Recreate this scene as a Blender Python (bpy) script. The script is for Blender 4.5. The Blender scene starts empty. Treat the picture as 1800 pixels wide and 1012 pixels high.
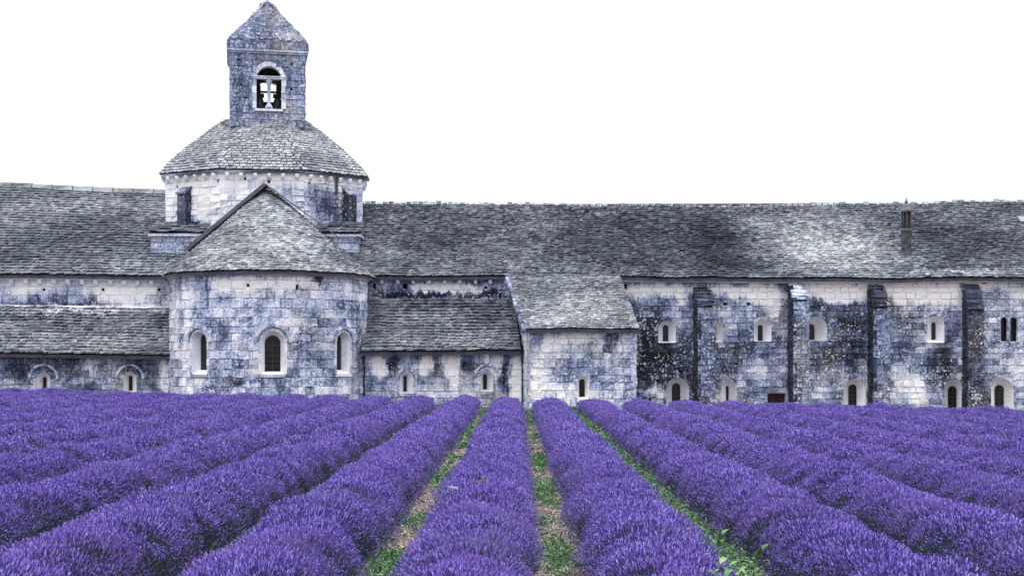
import bpy, math, random
import numpy as np
from mathutils import Vector, Matrix, noise as mnoise

random.seed(7)
R = random.Random(7)
C = bpy.context.scene.collection
SC = bpy.context.scene

# ------------------------------------------------------------------ camera, world, sun, exposure
F, VX, VY, H = 2400.0, 908.0, 630.0, 2.3            # focal length and horizon of the photograph (1800 px wide), eye height
cam = bpy.data.cameras.new('camera')
cam.sensor_width = 36.0
cam.lens = F / 1800.0 * 36.0
cam.shift_x = (900.0 - VX) / 1800.0
cam.shift_y = (VY - 506.0) / 1800.0
cam.clip_start = 0.1
cam.clip_end = 6000.0
co = bpy.data.objects.new('camera', cam)
co.location = (0, 0, H)
co.rotation_euler = (math.pi / 2, 0, 0)
C.objects.link(co)
SC.camera = co

SUN_EL, SUN_AZ = math.radians(74), math.radians(200)   # behind the camera, a little to its left, veiled by cloud
world = bpy.data.worlds.new('World')
SC.world = world
world.use_nodes = True
nt = world.node_tree
for n in list(nt.nodes):
    nt.nodes.remove(n)
wo = nt.nodes.new('ShaderNodeOutputWorld')
bg = nt.nodes.new('ShaderNodeBackground')
bg.inputs['Strength'].default_value = 0.1
sky = nt.nodes.new('ShaderNodeTexSky')
sky.sky_type = 'NISHITA'
sky.sun_disc = False
sky.sun_elevation = SUN_EL
sky.sun_rotation = SUN_AZ
sky.air_density = 1.0
sky.dust_density = 2.0
tc = nt.nodes.new('ShaderNodeTexCoord')
sp = nt.nodes.new('ShaderNodeSeparateXYZ')
nt.links.new(tc.outputs['Generated'], sp.inputs[0])
mx = nt.nodes.new('ShaderNodeMath'); mx.operation = 'MAXIMUM'; mx.inputs[1].default_value = 0.0
nt.links.new(sp.outputs['Z'], mx.inputs[0])
ma = nt.nodes.new('ShaderNodeMath'); ma.operation = 'MULTIPLY_ADD'     # standard overcast sky: brighter towards the zenith
ma.inputs[1].default_value = 22.5
ma.inputs[2].default_value = 6.5
nt.links.new(mx.outputs[0], ma.inputs[0])
cl = nt.nodes.new('ShaderNodeVectorMath'); cl.operation = 'SCALE'
cl.inputs[0].default_value = (0.99, 0.985, 0.995)
nt.links.new(ma.outputs[0], cl.inputs['Scale'])
mix = nt.nodes.new('ShaderNodeMix'); mix.data_type = 'RGBA'
mix.inputs['Factor'].default_value = 0.88
nt.links.new(sky.outputs[0], mix.inputs['A'])
nt.links.new(cl.outputs[0], mix.inputs['B'])
nt.links.new(mix.outputs['Result'], bg.inputs['Color'])
nt.links.new(bg.outputs[0], wo.inputs['Surface'])

sl = bpy.data.lights.new('sun', 'SUN')
sl.energy = 1.4
sl.angle = math.radians(14)
sl.color = (1.0, 0.98, 0.96)
so = bpy.data.objects.new('sun', sl)
sd = Vector((math.sin(SUN_AZ) * math.cos(SUN_EL), math.cos(SUN_AZ) * math.cos(SUN_EL), math.sin(SUN_EL)))
so.rotation_euler = sd.to_track_quat('Z', 'Y').to_euler()
so.location = (-20, -40, 60)
C.objects.link(so)

SC.view_settings.view_transform = 'Standard'
SC.view_settings.look = 'None'
SC.view_settings.exposure = 0.27
SC.view_settings.gamma = 1.0
SC.view_settings.use_curve_mapping = False
SC.cycles.max_bounces = 6
SC.cycles.diffuse_bounces = 3

# ------------------------------------------------------------------ helpers
def W(px, py, Y):
    """A point of the place from where it stands in the photograph and its distance."""
    return Vector(((px - VX) / F * Y, Y, H + (VY - py) / F * Y))

def gz(x):
    """Height of the gently sloping ground."""
    return -0.013 * max(-60.0, min(60.0, x))

def smooth(a, b, t):
    t = max(0.0, min(1.0, (t - a) / (b - a)))
    return t * t * (3 - 2 * t)

ROOT = {}

def thing(name, label, cat, loc, group=None):
    o = bpy.data.objects.new(name, None)
    o.empty_display_size = 0.3
    o.location = loc
    C.objects.link(o)
    o['label'] = label
    o['category'] = cat
    if group:
        o['group'] = group
    ROOT[o.name] = Vector(loc)
    return o

def adopt(o, parent):
    if parent is not None:
        o.parent = parent
        if parent.name in ROOT:
            o.matrix_parent_inverse = Matrix.Translation(-ROOT[parent.name])

def mesh(name, verts, faces, mat=None, mats=None, idx=None, shade=False):
    me = bpy.data.meshes.new(name)
    me.from_pydata([tuple(v) for v in verts], [], [tuple(f) for f in faces])
    for m in (mats or ([mat] if mat else [])):
        me.materials.append(m)
    if idx is not None:
        me.polygons.foreach_set('material_index', np.asarray(idx, dtype=np.int32))
    if shade:
        me.polygons.foreach_set('use_smooth', np.ones(len(me.polygons), dtype=bool))
    me.update()
    return me

def obj(name, verts, faces, mat, parent=None, kind=None, shade=False):
    o = bpy.data.objects.new(name, mesh(name, verts, faces, mat, shade=shade))
    C.objects.link(o)
    adopt(o, parent)
    if kind:
        o['kind'] = kind
    return o

class MB:
    """Collects boxes, prisms and tubes for ONE mesh part."""
    def __init__(s):
        s.v, s.f = [], []
    def add(s, v, f):
        b = len(s.v)
        s.v += [Vector(p) for p in v]
        s.f += [tuple(b + i for i in q) for q in f]
    def hexa(s, p):
        s.add(p, [(0, 3, 2, 1), (4, 5, 6, 7), (0, 1, 5, 4), (1, 2, 6, 5), (2, 3, 7, 6), (3, 0, 4, 7)])
    def box(s, c, ax, ay, az):
        c, ax, ay, az = map(Vector, (c, ax, ay, az))
        s.hexa([c - ax - ay - az, c + ax - ay - az, c + ax + ay - az, c - ax + ay - az,
                c - ax - ay + az, c + ax - ay + az, c + ax + ay + az, c - ax + ay + az])
    def tube(s, pts, rad, n=8, cap=True):
        rings = []
        for i, p in enumerate(pts):
            p = Vector(p)
            d = (Vector(pts[min(i + 1, len(pts) - 1)]) - Vector(pts[max(i - 1, 0)])).normalized()
            a = d.orthogonal().normalized()
            b = d.cross(a)
            r = rad[i] if hasattr(rad, '__len__') else rad
            rings.append([p + (a * math.cos(t) + b * math.sin(t)) * r for t in [2 * math.pi * k / n for k in range(n)]])
        b0 = len(s.v)
        for r in rings:
            s.v += r
        for i in range(len(rings) - 1):
            for k in range(n):
                s.f.append((b0 + i * n + k, b0 + i * n + (k + 1) % n, b0 + (i + 1) * n + (k + 1) % n, b0 + (i + 1) * n + k))
        if cap:
            s.f.append(tuple(b0 + k for k in reversed(range(n))))
            s.f.append(tuple(b0 + (len(rings) - 1) * n + k for k in range(n)))
    def lathe(s, c, prof, n=16):
        c = Vector(c)
        s.tube([c + Vector((0, 0, z)) for r, z in prof], [max(r, 0.002) for r, z in prof], n)
    def build(s, name, mat, parent=None, kind=None, shade=False):
        return obj(name, s.v, s.f, mat, parent, kind, shade)

# ------------------------------------------------------------------ materials
class NT:
    def __init__(s, name):
        s.m = bpy.data.materials.new(name)
        s.m.use_nodes = True
        s.t = s.m.node_tree
        s.b = s.t.nodes['Principled BSDF']
        s.b.inputs['Roughness'].default_value = 0.9
        s.b.inputs['Specular IOR Level'].default_value = 0.15
    def n(s, typ, **kw):
        x = s.t.nodes.new(typ)
        for k, v in kw.items():
            setattr(x, k, v)
        return x
    def put(s, sock, val):
        if hasattr(val, 'is_output'):
            s.t.links.new(val, sock)
        else:
            sock.default_value = val
    def math(s, op, a, b=0.0, c=0.0, clamp=False):
        x = s.n('ShaderNodeMath', operation=op, use_clamp=clamp)
        s.put(x.inputs[0], a); s.put(x.inputs[1], b)
        if op == 'MULTIPLY_ADD':
            s.put(x.inputs[2], c)
        return x.outputs[0]
    def vmath(s, op, a, b):
        x = s.n('ShaderNodeVectorMath', operation=op)
        s.put(x.inputs[0], a); s.put(x.inputs[1], b)
        return x.outputs['Value'] if op in ('LENGTH', 'DOT_PRODUCT', 'DISTANCE') else x.outputs[0]
    def pos(s):
        if not hasattr(s, '_g'):
            s._g = s.n('ShaderNodeNewGeometry')
        return s._g.outputs['Position']
    def noise(s, scale, detail=3.0, rough=0.55, vec=None, stretch=None, color=False):
        v = vec if vec is not None else s.pos()
        if stretch:
            v = s.vmath('MULTIPLY', v, stretch)
        x = s.n('ShaderNodeTexNoise')
        s.put(x.inputs['Vector'], v)
        x.inputs['Scale'].default_value = scale
        x.inputs['Detail'].default_value = detail
        x.inputs['Roughness'].default_value = rough
        return x.outputs['Color'] if color else x.outputs['Fac']
    def rnd(s):
        s.pos()
        o = s.n('ShaderNodeObjectInfo')
        return s.math('FRACT', s.math('ADD', o.outputs['Random'], s._g.outputs['Random Per Island']))
    def range(s, v, a, b, c=0.0, d=1.0, smooth=True):
        x = s.n('ShaderNodeMapRange', interpolation_type='SMOOTHSTEP' if smooth else 'LINEAR')
        s.put(x.inputs[0], v)
        for i, q in enumerate((a, b, c, d)):
            x.inputs[1 + i].default_value = q
        return x.outputs[0]
    def ramp(s, v, stops):
        x = s.n('ShaderNodeValToRGB')
        e = x.color_ramp.elements
        while len(e) < len(stops):
            e.new(0.5)
        for q, (p, c) in zip(e, stops):
            q.position = p
            q.color = (*c, 1)
        s.put(x.inputs[0], v)
        return x.outputs[0]
    def mix(s, f, a, b, mode='MIX'):
        x = s.n('ShaderNodeMix', data_type='RGBA', blend_type=mode)
        s.put(x.inputs['Factor'], f)
        for k, v in (('A', a), ('B', b)):
            s.put(x.inputs[k], v if hasattr(v, 'is_output') else (*v, 1))
        return x.outputs['Result']
    def bump(s, h, strength=0.4, dist=0.02):
        x = s.n('ShaderNodeBump')
        x.inputs['Strength'].default_value = strength
        x.inputs['Distance'].default_value = dist
        s.put(x.inputs['Height'], h)
        s.t.links.new(x.outputs[0], s.b.inputs['Normal'])
    def color(s, c):
        s.put(s.b.inputs['Base Color'], c if hasattr(c, 'is_output') else (*c, 1))

def blobs(t, s, Y, items):
    """Weathering marks and broad tone zones (px, py, half width, half height, amount) fixed to the masonry, with ragged edges."""
    warp = t.vmath('ADD', t.pos(), t.vmath('SCALE', t.vmath('SUBTRACT', t.noise(1.3, 5, 0.7, stretch=(1.6, 1.6, .45), color=True), (0.5, 0.5, 0.5)), (0, 0, 0)))
    sc = [n for n in t.t.nodes if n.type == 'VECT_MATH' and n.operation == 'SCALE'][-1]
    sc.inputs['Scale'].default_value = 1.5
    for (px, py, rx, ry, amt) in items:
        c = W(px, py, Y)
        k = Y / F
        d = t.vmath('MULTIPLY', t.vmath('SUBTRACT', warp, (c.x, 0, c.z)), (1 / (rx * k), 0, 1 / (ry * k)))
        s = t.math('MULTIPLY_ADD', t.range(t.vmath('LENGTH', d, (0, 0, 0)), 1.30, 0.10), amt * 1.5, s)
    return s

STONE_RAMP = [(0.0, (0.85, 0.845, 0.87)), (0.18, (0.73, 0.745, 0.81)), (0.36, (0.415, 0.47, 0.63)), (0.55, (0.17, 0.212, 0.345)),
              (0.76, (0.052, 0.065, 0.118)), (1.0, (0.014, 0.016, 0.027))]

def stone_mat(name, Y=66, base=0.42, items=(), rnd=0.22, big=0.5, streak=0.5, spk=0.9, lichen=0.5, warm=0.12):
    t = NT(name)
    s = t.math('MULTIPLY_ADD', t.math('SUBTRACT', t.rnd(), 0.5), rnd, base)
    s = t.math('MULTIPLY_ADD', t.math('SUBTRACT', t.noise(0.55, 4, 0.6), 0.5), big, s)
    s = t.math('MULTIPLY_ADD', t.math('SUBTRACT', t.noise(1.0, 3, 0.6, stretch=(2.6, 2.6, 0.20)), 0.5), streak * 1.3, s)
    n2 = t.noise(1.9, 7, 0.66)
    s = t.math('MULTIPLY_ADD', t.math('SUBTRACT', n2, 0.5), spk * 0.65, s)
    fine = t.noise(15.0, 3, 0.8)
    s = t.math('MULTIPLY_ADD', t.math('SUBTRACT', fine, 0.5), spk * 0.85, s)
    sp1 = t.range(t.noise(9.0, 2, 0.6), 0.38, 0.64)
    s = t.math('MULTIPLY_ADD', t.math('SUBTRACT', sp1, 0.5), spk * 0.17, s)
    if items:
        s = blobs(t, s, Y, items)
    col = t.ramp(s, STONE_RAMP)
    wm = t.math('MULTIPLY', t.range(t.noise(0.9, 3, 0.6), 0.5, 0.75), warm * 4, clamp=True)
    col = t.mix(wm, col, (1.0, 0.945, 0.93), 'MULTIPLY')
    # pale lichen crust in small rosettes
    # dry brown-grey crust instead of the blue-grey film in places
    neu = t.math('MULTIPLY', t.range(t.noise(0.45, 4, 0.65), 0.47, 0.66), 0.75)
    hs = t.n('ShaderNodeHueSaturation')
    hs.inputs['Saturation'].default_value = 0.35
    t.put(hs.inputs['Color'], col)
    col = t.mix(neu, col, t.mix(1.0, hs.outputs[0], (1.0, 0.97, 0.95), 'MULTIPLY'))
    vo = t.n('ShaderNodeTexVoronoi')
    t.put(vo.inputs['Vector'], t.vmath('ADD', t.pos(), t.vmath('MULTIPLY', t.noise(6, 2, .6, color=True), (.12, .12, .12))))
    vo.inputs['Scale'].default_value = 5.5
    sc3 = t.n('ShaderNodeSeparateColor')
    t.put(sc3.inputs[0], vo.outputs['Color'])
    dots = t.math('MULTIPLY', t.range(vo.outputs['Distance'], 0.36, 0.26), t.range(sc3.outputs[0], 0.55, 0.6))
    li = t.math('MULTIPLY', t.math('MAXIMUM', dots, t.range(t.noise(8.0, 3, 0.65), 0.58, 0.63)), t.range(t.noise(0.8, 3, 0.6), 0.40, 0.56))
    col = t.mix(t.math('MULTIPLY', li, lichen), col, (0.66, 0.67, 0.72))
    t.color(col)
    t.bump(t.math('ADD', n2, t.math('MULTIPLY', fine, 0.5)), 0.5, 0.03)
    return t.m

ROOF_RAMP = [(0.0, (0.66, 0.69, 0.71)), (0.25, (0.44, 0.462, 0.487)), (0.48, (0.205, 0.222, 0.252)), (0.74, (0.068, 0.078, 0.106)), (1.0, (0.024, 0.026, 0.034))]

def roof_mat(name, Y=69, base=0.5, items=(), rnd=0.55, big=0.35, warm=0.3):
    t = NT(name)
    r = t.rnd()
    s = t.math('MULTIPLY_ADD', t.math('SUBTRACT', r, 0.5), rnd * .38, base)
    s = t.math('MULTIPLY_ADD', t.math('SUBTRACT', t.noise(0.4, 5, 0.65), 0.5), big, s)
    n2 = t.noise(2.6, 9, 0.8)
    s = t.math('MULTIPLY_ADD', t.math('SUBTRACT', n2, 0.5), 0.8, s)
    s = t.math('MULTIPLY_ADD', t.math('SUBTRACT', t.noise(12, 4, 0.75), 0.5), 0.55, s)
    if items:
        s = blobs(t, s, Y, items)
    col = t.ramp(s, ROOF_RAMP)
    r2 = t.math('FRACT', t.math('MULTIPLY', r, 17.3))
    col = t.mix(t.range(r2, 0.7, 1.0, 0.0, warm), col, (1.0, 0.9, 0.74), 'MULTIPLY')
    col = t.mix(t.range(r2, 0.3, 0.0, 0.0, 0.5), col, (0.78, 0.9, 1.0), 'MULTIPLY')
    t.color(col)
    t.bump(n2, 0.5, 0.02)
    return t.m

def plain_mat(name, col, var=0.3, scale=6, rough=0.9, spec=0.15):
    t = NT(name)
    n = t.noise(scale, 6, 0.7)
    t.color(t.mix(t.range(n, 0.3, 0.7), tuple(c * (1 - var) for c in col), tuple(min(1, c * (1 + var)) for c in col)))
    t.b.inputs['Roughness'].default_value = rough
    t.b.inputs['Specular IOR Level'].default_value = spec
    t.bump(n, 0.3, 0.01)
    return t.m

# ------------------------------------------------------------------ unit pieces, placing and emitting
def stone_unit(seed):
    r = random.Random(seed)
    j = lambda a: r.uniform(-a, a)
    v = []
    for y, e, jj in ((0.5, 0.5, 0.0), (-0.2, 0.5, 0.012), (-0.5, 0.465, 0.022)):
        for sx, sz in ((-1, -1), (1, -1), (1, 1), (-1, 1)):
            v.append((sx * e + j(jj), y + (j(0.22) if y == -0.5 else 0), sz * (e if y != -0.5 else 0.44) + j(jj * 1.5)))
    f = [(8, 9, 10, 11)]
    for a in (0, 4):
        for k in range(4):
            f.append((a + k, a + (k + 1) % 4, a + 4 + (k + 1) % 4, a + 4 + k))
    return np.array(v), f

def tile_unit(seed):
    r = random.Random(seed + 50)
    j = lambda a: r.uniform(-a, a)
    v = []
    for z in (-0.5, 0.5):
        for x, y in ((-.5, -.5), (.5, -.5), (.5, .5), (-.5, .5)):
            v.append((x + j(.05), y + (j(.10) if y < 0 else 0), z + (j(.16) if z > 0 else j(.05))))
    f = [(0, 3, 2, 1), (4, 5, 6, 7), (0, 1, 5, 4), (1, 2, 6, 5), (2, 3, 7, 6), (3, 0, 4, 7)]
    return np.array(v), f

STONES = [stone_unit(i) for i in range(10)]
TILES = [tile_unit(i) for i in range(10)]
SHARED = {}

def emit(parent, name, plural, units, items, mat, maxn=300):
    """Lay the pieces: the largest as objects sharing mesh data, the remainder joined as one part."""
    if not items:
        return
    order = sorted(range(len(items)), key=lambda i: -items[i][2])
    for i in order[:maxn]:
        M, k, _ = items[i]
        key = (mat.name, name, k)
        if key not in SHARED:
            SHARED[key] = mesh(name, units[k][0], units[k][1], mat)
        o = bpy.data.objects.new(name, SHARED[key])
        o.matrix_basis = M
        C.objects.link(o)
        adopt(o, parent)
    rest = order[maxn:]
    if rest:
        V, FC, b = [], [], 0
        for i in rest:
            M, k, _ = items[i]
            A = np.array(M)
            v, f = units[k]
            V.append(v @ A[:3, :3].T + A[:3, 3])
            FC += [tuple(b + q for q in ff) for ff in f]
            b += len(v)
        obj(plural, np.concatenate(V), FC, mat, parent, 'stuff')

def basis(x, y, z, o):
    return Matrix(((x.x, y.x, z.x, o.x), (x.y, y.y, z.y, o.y), (x.z, y.z, z.z, o.z), (0, 0, 0, 1)))

def lay_tiles(P, nv, wmean, thick=0.05, seed=0, wob=0.13, keep=None, lf=(1.9, 2.5)):
    """Stone roof tiles in nv courses on the surface P(u, v); u along the eave, v up the slope."""
    r = random.Random(seed)
    out = []
    ph = [r.uniform(0, 6.3) for _ in range(4)]
    for j in range(-0, nv):
        v0 = j / nv
        v1 = min(1.0, (j + 1.45) / nv)
        us = np.linspace(0, 1, 33)
        pts = [P(u, v0) for u in us]
        L = sum((pts[i + 1] - pts[i]).length for i in range(32))
        n = max(1, int(L / wmean))
        ws = np.array([r.uniform(0.6, 1.45) for _ in range(n)])
        ws /= ws.sum()
        u = 0.0
        for w in ws:
            uc = u + w / 2
            u += w
            wv = (math.sin(uc * L * 0.55 + ph[0] + j * 0.31) + math.sin(uc * L * 1.3 + ph[1] - j * 0.6)) * wob * 0.5 / nv
            va = max(0.0, v0 + wv + r.gauss(0, 0.04) / nv) if j else max(0, v0 + abs(wv) * 0.3)
            p0, p1 = P(uc, va), P(uc, v1)
            e = min(0.45 * w, 0.02)
            x = (P(min(1, uc + e), va) - P(max(0, uc - e), va))
            if x.length < 1e-6 or (p1 - p0).length < 1e-4:
                continue
            x.normalize()
            nn = x.cross(p1 - p0).normalized()
            if nn.z < 0:
                nn = -nn
            if keep and not keep(p0):
                continue
            lift = thick * r.uniform(*lf)
            a, b = p0 + nn * lift, p1 + nn * thick * 0.25
            y = b - a
            ly = y.length
            y.normalize()
            y = (y + x * r.gauss(0, 0.03)).normalized()
            x = (x - y * x.dot(y)).normalized()
            z = x.cross(y)
            if z.z < 0:
                x = -x
                z = -z
            wl = w * L * 0.985
            c = (a + b) / 2
            th = thick * r.uniform(0.85, 1.2)
            out.append((basis(x * wl, y * ly, z * th, c), r.randrange(10), wl * ly))
    return out

def lay_stones(P, L, z0, z1, seed=0, holes=(), ch=0.36, sl=0.55, joint=0.010, depth=0.16, proud=0.0, topf=None):
    """Ashlar blocks in courses on the wall P(u, z), u in metres; holes = functions z -> list of (u0, u1) left open."""
    r = random.Random(seed)
    out = []
    z = z0
    while z < z1 - 0.05:
        h = ch * r.uniform(0.78, 1.2)
        if z + h > z1 - 0.14:
            h = z1 - z
        zs = [z + h * q for q in (0.08, 0.5, 0.92)]
        gaps = []
        for hf in holes:
            iv = [q for zz in zs for q in hf(zz)]
            if iv:
                gaps.append((min(q[0] for q in iv), max(q[1] for q in iv)))
        gaps.sort()
        segs, a = [], 0.0
        for g0, g1 in gaps:
            if g0 > a:
                segs.append((a, min(g0, L)))
            a = max(a, g1)
        if a < L:
            segs.append((a, L))
        for a, b in segs:
            if b - a < 0.08:
                continue
            cuts = [a]
            while b - cuts[-1] > sl * 1.6:
                cuts.append(cuts[-1] + sl * r.uniform(0.6, 1.5))
            cuts.append(b)
            for u0, u1 in zip(cuts[:-1], cuts[1:]):
                um, zm = (u0 + u1) / 2, z + h / 2
                if topf and zm > topf(um):
                    continue
                p = P(um, zm)
                x = P(min(L, um + 0.05), zm) - P(max(0, um - 0.05), zm)
                x.normalize()
                zz = Vector((0, 0, 1))
                y = zz.cross(x)
                c = p + y * (depth / 2 - proud - r.uniform(-0.008, 0.014))
                out.append((basis(x * (u1 - u0 - joint), y * depth, zz * (h - joint), c), r.randrange(10), (u1 - u0) * h))
        z += h
    return out

def core_grid(P, L, z0, z1, holes, back, cell=0.13, topf=None, both=None):
    """The bedded face behind the blocks: a sheet set back by `back`, open at the holes."""
    nu, nz = max(2, int(L / cell)), max(2, int((z1 - z0) / cell))
    V, FC, key = [], [], {}
    def vert(i, k, bk):
        if (i, k, bk) not in key:
            u, z = L * i / nu, z0 + (z1 - z0) * k / nz
            x = P(min(L, u + 0.05), z) - P(max(0, u - 0.05), z)
            x.normalize()
            y = Vector((0, 0, 1)).cross(x)
            key[(i, k, bk)] = len(V)
            V.append(P(u, z) + y * bk)
        return key[(i, k, bk)]
    for k in range(nz):
        zc = z0 + (z1 - z0) * (k + 0.5) / nz
        iv = [q for hf in holes for q in hf(zc)]
        for i in range(nu):
            uc = L * (i + 0.5) / nu
            if any(a < uc < b for a, b in iv) or (topf and zc > topf(uc)):
                continue
            for bk in ([back] if both is None else [back, both]):
                FC.append((vert(i, k, bk), vert(i + 1, k, bk), vert(i + 1, k + 1, bk), vert(i, k + 1, bk)))
    return V, FC

def outline(w, h, arched=True, n=12, z0=0.0, x0=0.0):
    r = w / 2
    if not arched:
        return [(x0 - r, z0), (x0 - r, z0 + h), (x0 + r, z0 + h), (x0 + r, z0)]
    pts = [(x0 - r, z0)]
    for k in range(n + 1):
        a = math.pi - math.pi * k / n
        pts.append((x0 + r * math.cos(a), z0 + h - r + r * math.sin(a)))
    pts.append((x0 + r, z0))
    return pts

def hole_fn(u, zb, w, h, arched=True):
    def f(z):
        if z < zb or z > zb + h:
            return []
        r = w / 2
        if arched and z > zb + h - r:
            d = z - (zb + h - r)
            q = math.sqrt(max(0.0, r * r - d * d))
        else:
            q = r
        return [(u - q, u + q)]
    return f

def make_window(parent, O, ux, n, w, h, wi, hi, xi=0.0, zi=0.1, depth=0.45, ring=0.16, mats=None, arched=True,
                hood=None, sill=True, bars=0, pane=True, seed=0, inner_arched=None, name='window', ring_bottom=0.0):
    """A splayed opening: reveal, dressed surround, pane, bars, hood mould. O = middle of the sill line on the wall face."""
    r = random.Random(seed)
    ux, n, uz = Vector(ux), Vector(n), Vector((0, 0, 1))
    ia = arched if inner_arched is None else inner_arched
    pt = lambda x, z, d: O + ux * x + uz * z - n * d       # d = metres behind the wall face
    A = outline(w, h, arched)
    B = outline(wi, hi, ia, n=12 if arched else 0, z0=zi, x0=xi)
    if len(A) != len(B):
        B = outline(wi, hi, True, z0=zi, x0=xi) if arched else outline(wi, hi, False, z0=zi, x0=xi)
    m = MB()
    N = len(A)
    m.v = [pt(x, z, 0.0) for x, z in A] + [pt(x, z, depth) for x, z in B] + [pt(x, z, depth + 0.09) for x, z in B]
    for a in (0, N):
        for k in range(N):
            q = (k + 1) % N
            m.f.append((a + k, a + q, a + N + q, a + N + k))
    win = m.build(name, mats['reveal'], parent)
    if ring > 0:                                            # dressed blocks round the opening, jambs and voussoirs
        s = MB()
        Bo = outline(w + 2 * ring, h + ring, arched)
        acc = 0
        k = 0
        rr = w / 2
        blocks = []
        zt = h - rr if arched else h
        zc = -ring_bottom
        nb = max(2, int((zt + ring_bottom) / 0.36))
        for i in range(nb):
            za, zb2 = zc + (zt - zc) * i / nb, zc + (zt - zc) * (i + 1) / nb
            for sx in (-1, 1):
                rg = ring * r.uniform(0.9, 1.25)
                blocks.append([(sx * rr, za + .008), (sx * (rr + rg), za + .008), (sx * (rr + rg), zb2 - .008), (sx * rr, zb2 - .008)])
        if arched:
            nv = 9 if w > 0.7 else 7
            for i in range(nv):
                a0, a1 = math.pi * i / nv + 0.012, math.pi * (i + 1) / nv - 0.012
                rg = ring * r.uniform(0.95, 1.12)
                blocks.append([(rr * math.cos(a0), zt + rr * math.sin(a0)), ((rr + rg) * math.cos(a0), zt + (rr + rg) * math.sin(a0)),
                               ((rr + rg) * math.cos(a1), zt + (rr + rg) * math.sin(a1)), (rr * math.cos(a1), zt + rr * math.sin(a1))])
        else:
            blocks.append([(-rr - ring, zt), (rr + ring, zt), (rr + ring, zt + ring), (-rr - ring, zt + ring)])
        for b in blocks:
            pr = 0.012 + r.uniform(0, 0.012)
            s.hexa([pt(x, z, 0.14) for x, z in b] + [pt(x, z, -pr) for x, z in b])
        s.build('surround', mats['surround'], win)
    if pane:
        p = MB()
        p.v = [pt(x, z, depth + 0.06) for x, z in B]
        p.f = [tuple(range(N))]
        p.build('pane', mats['pane'], win)
    if bars:
        b = MB()
        for i in range(bars):
            z = zi + (hi - wi * 0.3) * (i + 1) / (bars + 1)
            b.box(pt(xi, z, depth + 0.02), ux * wi * 0.5, n * 0.011, uz * 0.011)
        b.box(pt(xi, zi + hi * 0.49, depth + 0.02), ux * 0.011, n * 0.0095, uz * hi * 0.49)
        b.build('window_bar', mats['bar'], win)
    if sill:
        s = MB()
        s.hexa([pt(x, z, d) for x, z, d in ((-w * .56, -.13, .2), (w * .56, -.13, .2), (w * .56, -.13, -.05), (-w * .56, -.13, -.05),
                                            (-w * .56, .012, .2), (w * .56, .012, .2), (w * .56, -.02, -.05), (-w * .56, -.02, -.05))])
        s.build('sill', mats['surround'], win)
    if hood:
        hr, ht, hp = hood                                   # inner radius, thickness, projection
        s = MB()
        zt = h - w / 2
        K = 18
        for i in range(K):
            a0, a1 = math.pi * i / K, math.pi * (i + 1) / K
            q = [(hr * math.cos(a0), zt + hr * math.sin(a0)), ((hr + ht) * math.cos(a0), zt + (hr + ht) * math.sin(a0)),
                 ((hr + ht) * math.cos(a1), zt + (hr + ht) * math.sin(a1)), (hr * math.cos(a1), zt + hr * math.sin(a1))]
            s.hexa([pt(x, z, 0.05) for x, z in q] + [pt(x, z, -hp) for x, z in q])
        s.build('hood_mould', mats['hood'], win)
    return win

# ------------------------------------------------------------------ shared plain materials
M_REV = stone_mat('pale_dressed_stone', base=0.14, rnd=0.05, big=0.25, streak=0.35, spk=0.4, lichen=0.1)
M_SUR = stone_mat('dressed_stone', base=0.30, rnd=0.3, big=0.35, streak=0.3, spk=0.6, lichen=0.3)
M_HOOD = stone_mat('weathered_moulding', base=0.42, rnd=0.3, big=0.3, streak=0.3, spk=0.7, lichen=0.5)
M_CORBEL = stone_mat('corbel_stone', base=0.12, rnd=0.35, big=0.2, streak=0.2, spk=0.5, lichen=0.2)
M_CORN = stone_mat('cornice_stone', base=0.38, rnd=0.35, big=0.5, streak=0.1, spk=0.8, lichen=0.4)
M_PANE = plain_mat('dark_glass', (0.006, 0.006, 0.008), 0.3, 3, 0.25, 0.4)
M_BAR = plain_mat('iron_bar', (0.05, 0.05, 0.055), 0.3, 8, 0.6, 0.3)
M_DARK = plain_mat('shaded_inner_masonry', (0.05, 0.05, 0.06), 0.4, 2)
M_WOOD = plain_mat('old_dark_timber', (0.03, 0.024, 0.02), 0.4, 5)
M_BRONZE = plain_mat('dark_bronze', (0.028, 0.03, 0.026), 0.3, 4, 0.5, 0.4)
M_RIDGE = roof_mat('ridge_stone', base=0.30, rnd=0.5, big=0.3)
M_LEAD = plain_mat('dark_lead_flashing', (0.06, 0.065, 0.085), 0.4, 3, 0.6, 0.3)
M_DOOR = plain_mat('oxblood_painted_boards', (0.05, 0.022, 0.028), 0.4, 6)
WM = dict(reveal=M_REV, surround=M_SUR, pane=M_PANE, bar=M_BAR, hood=M_HOOD)

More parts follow.
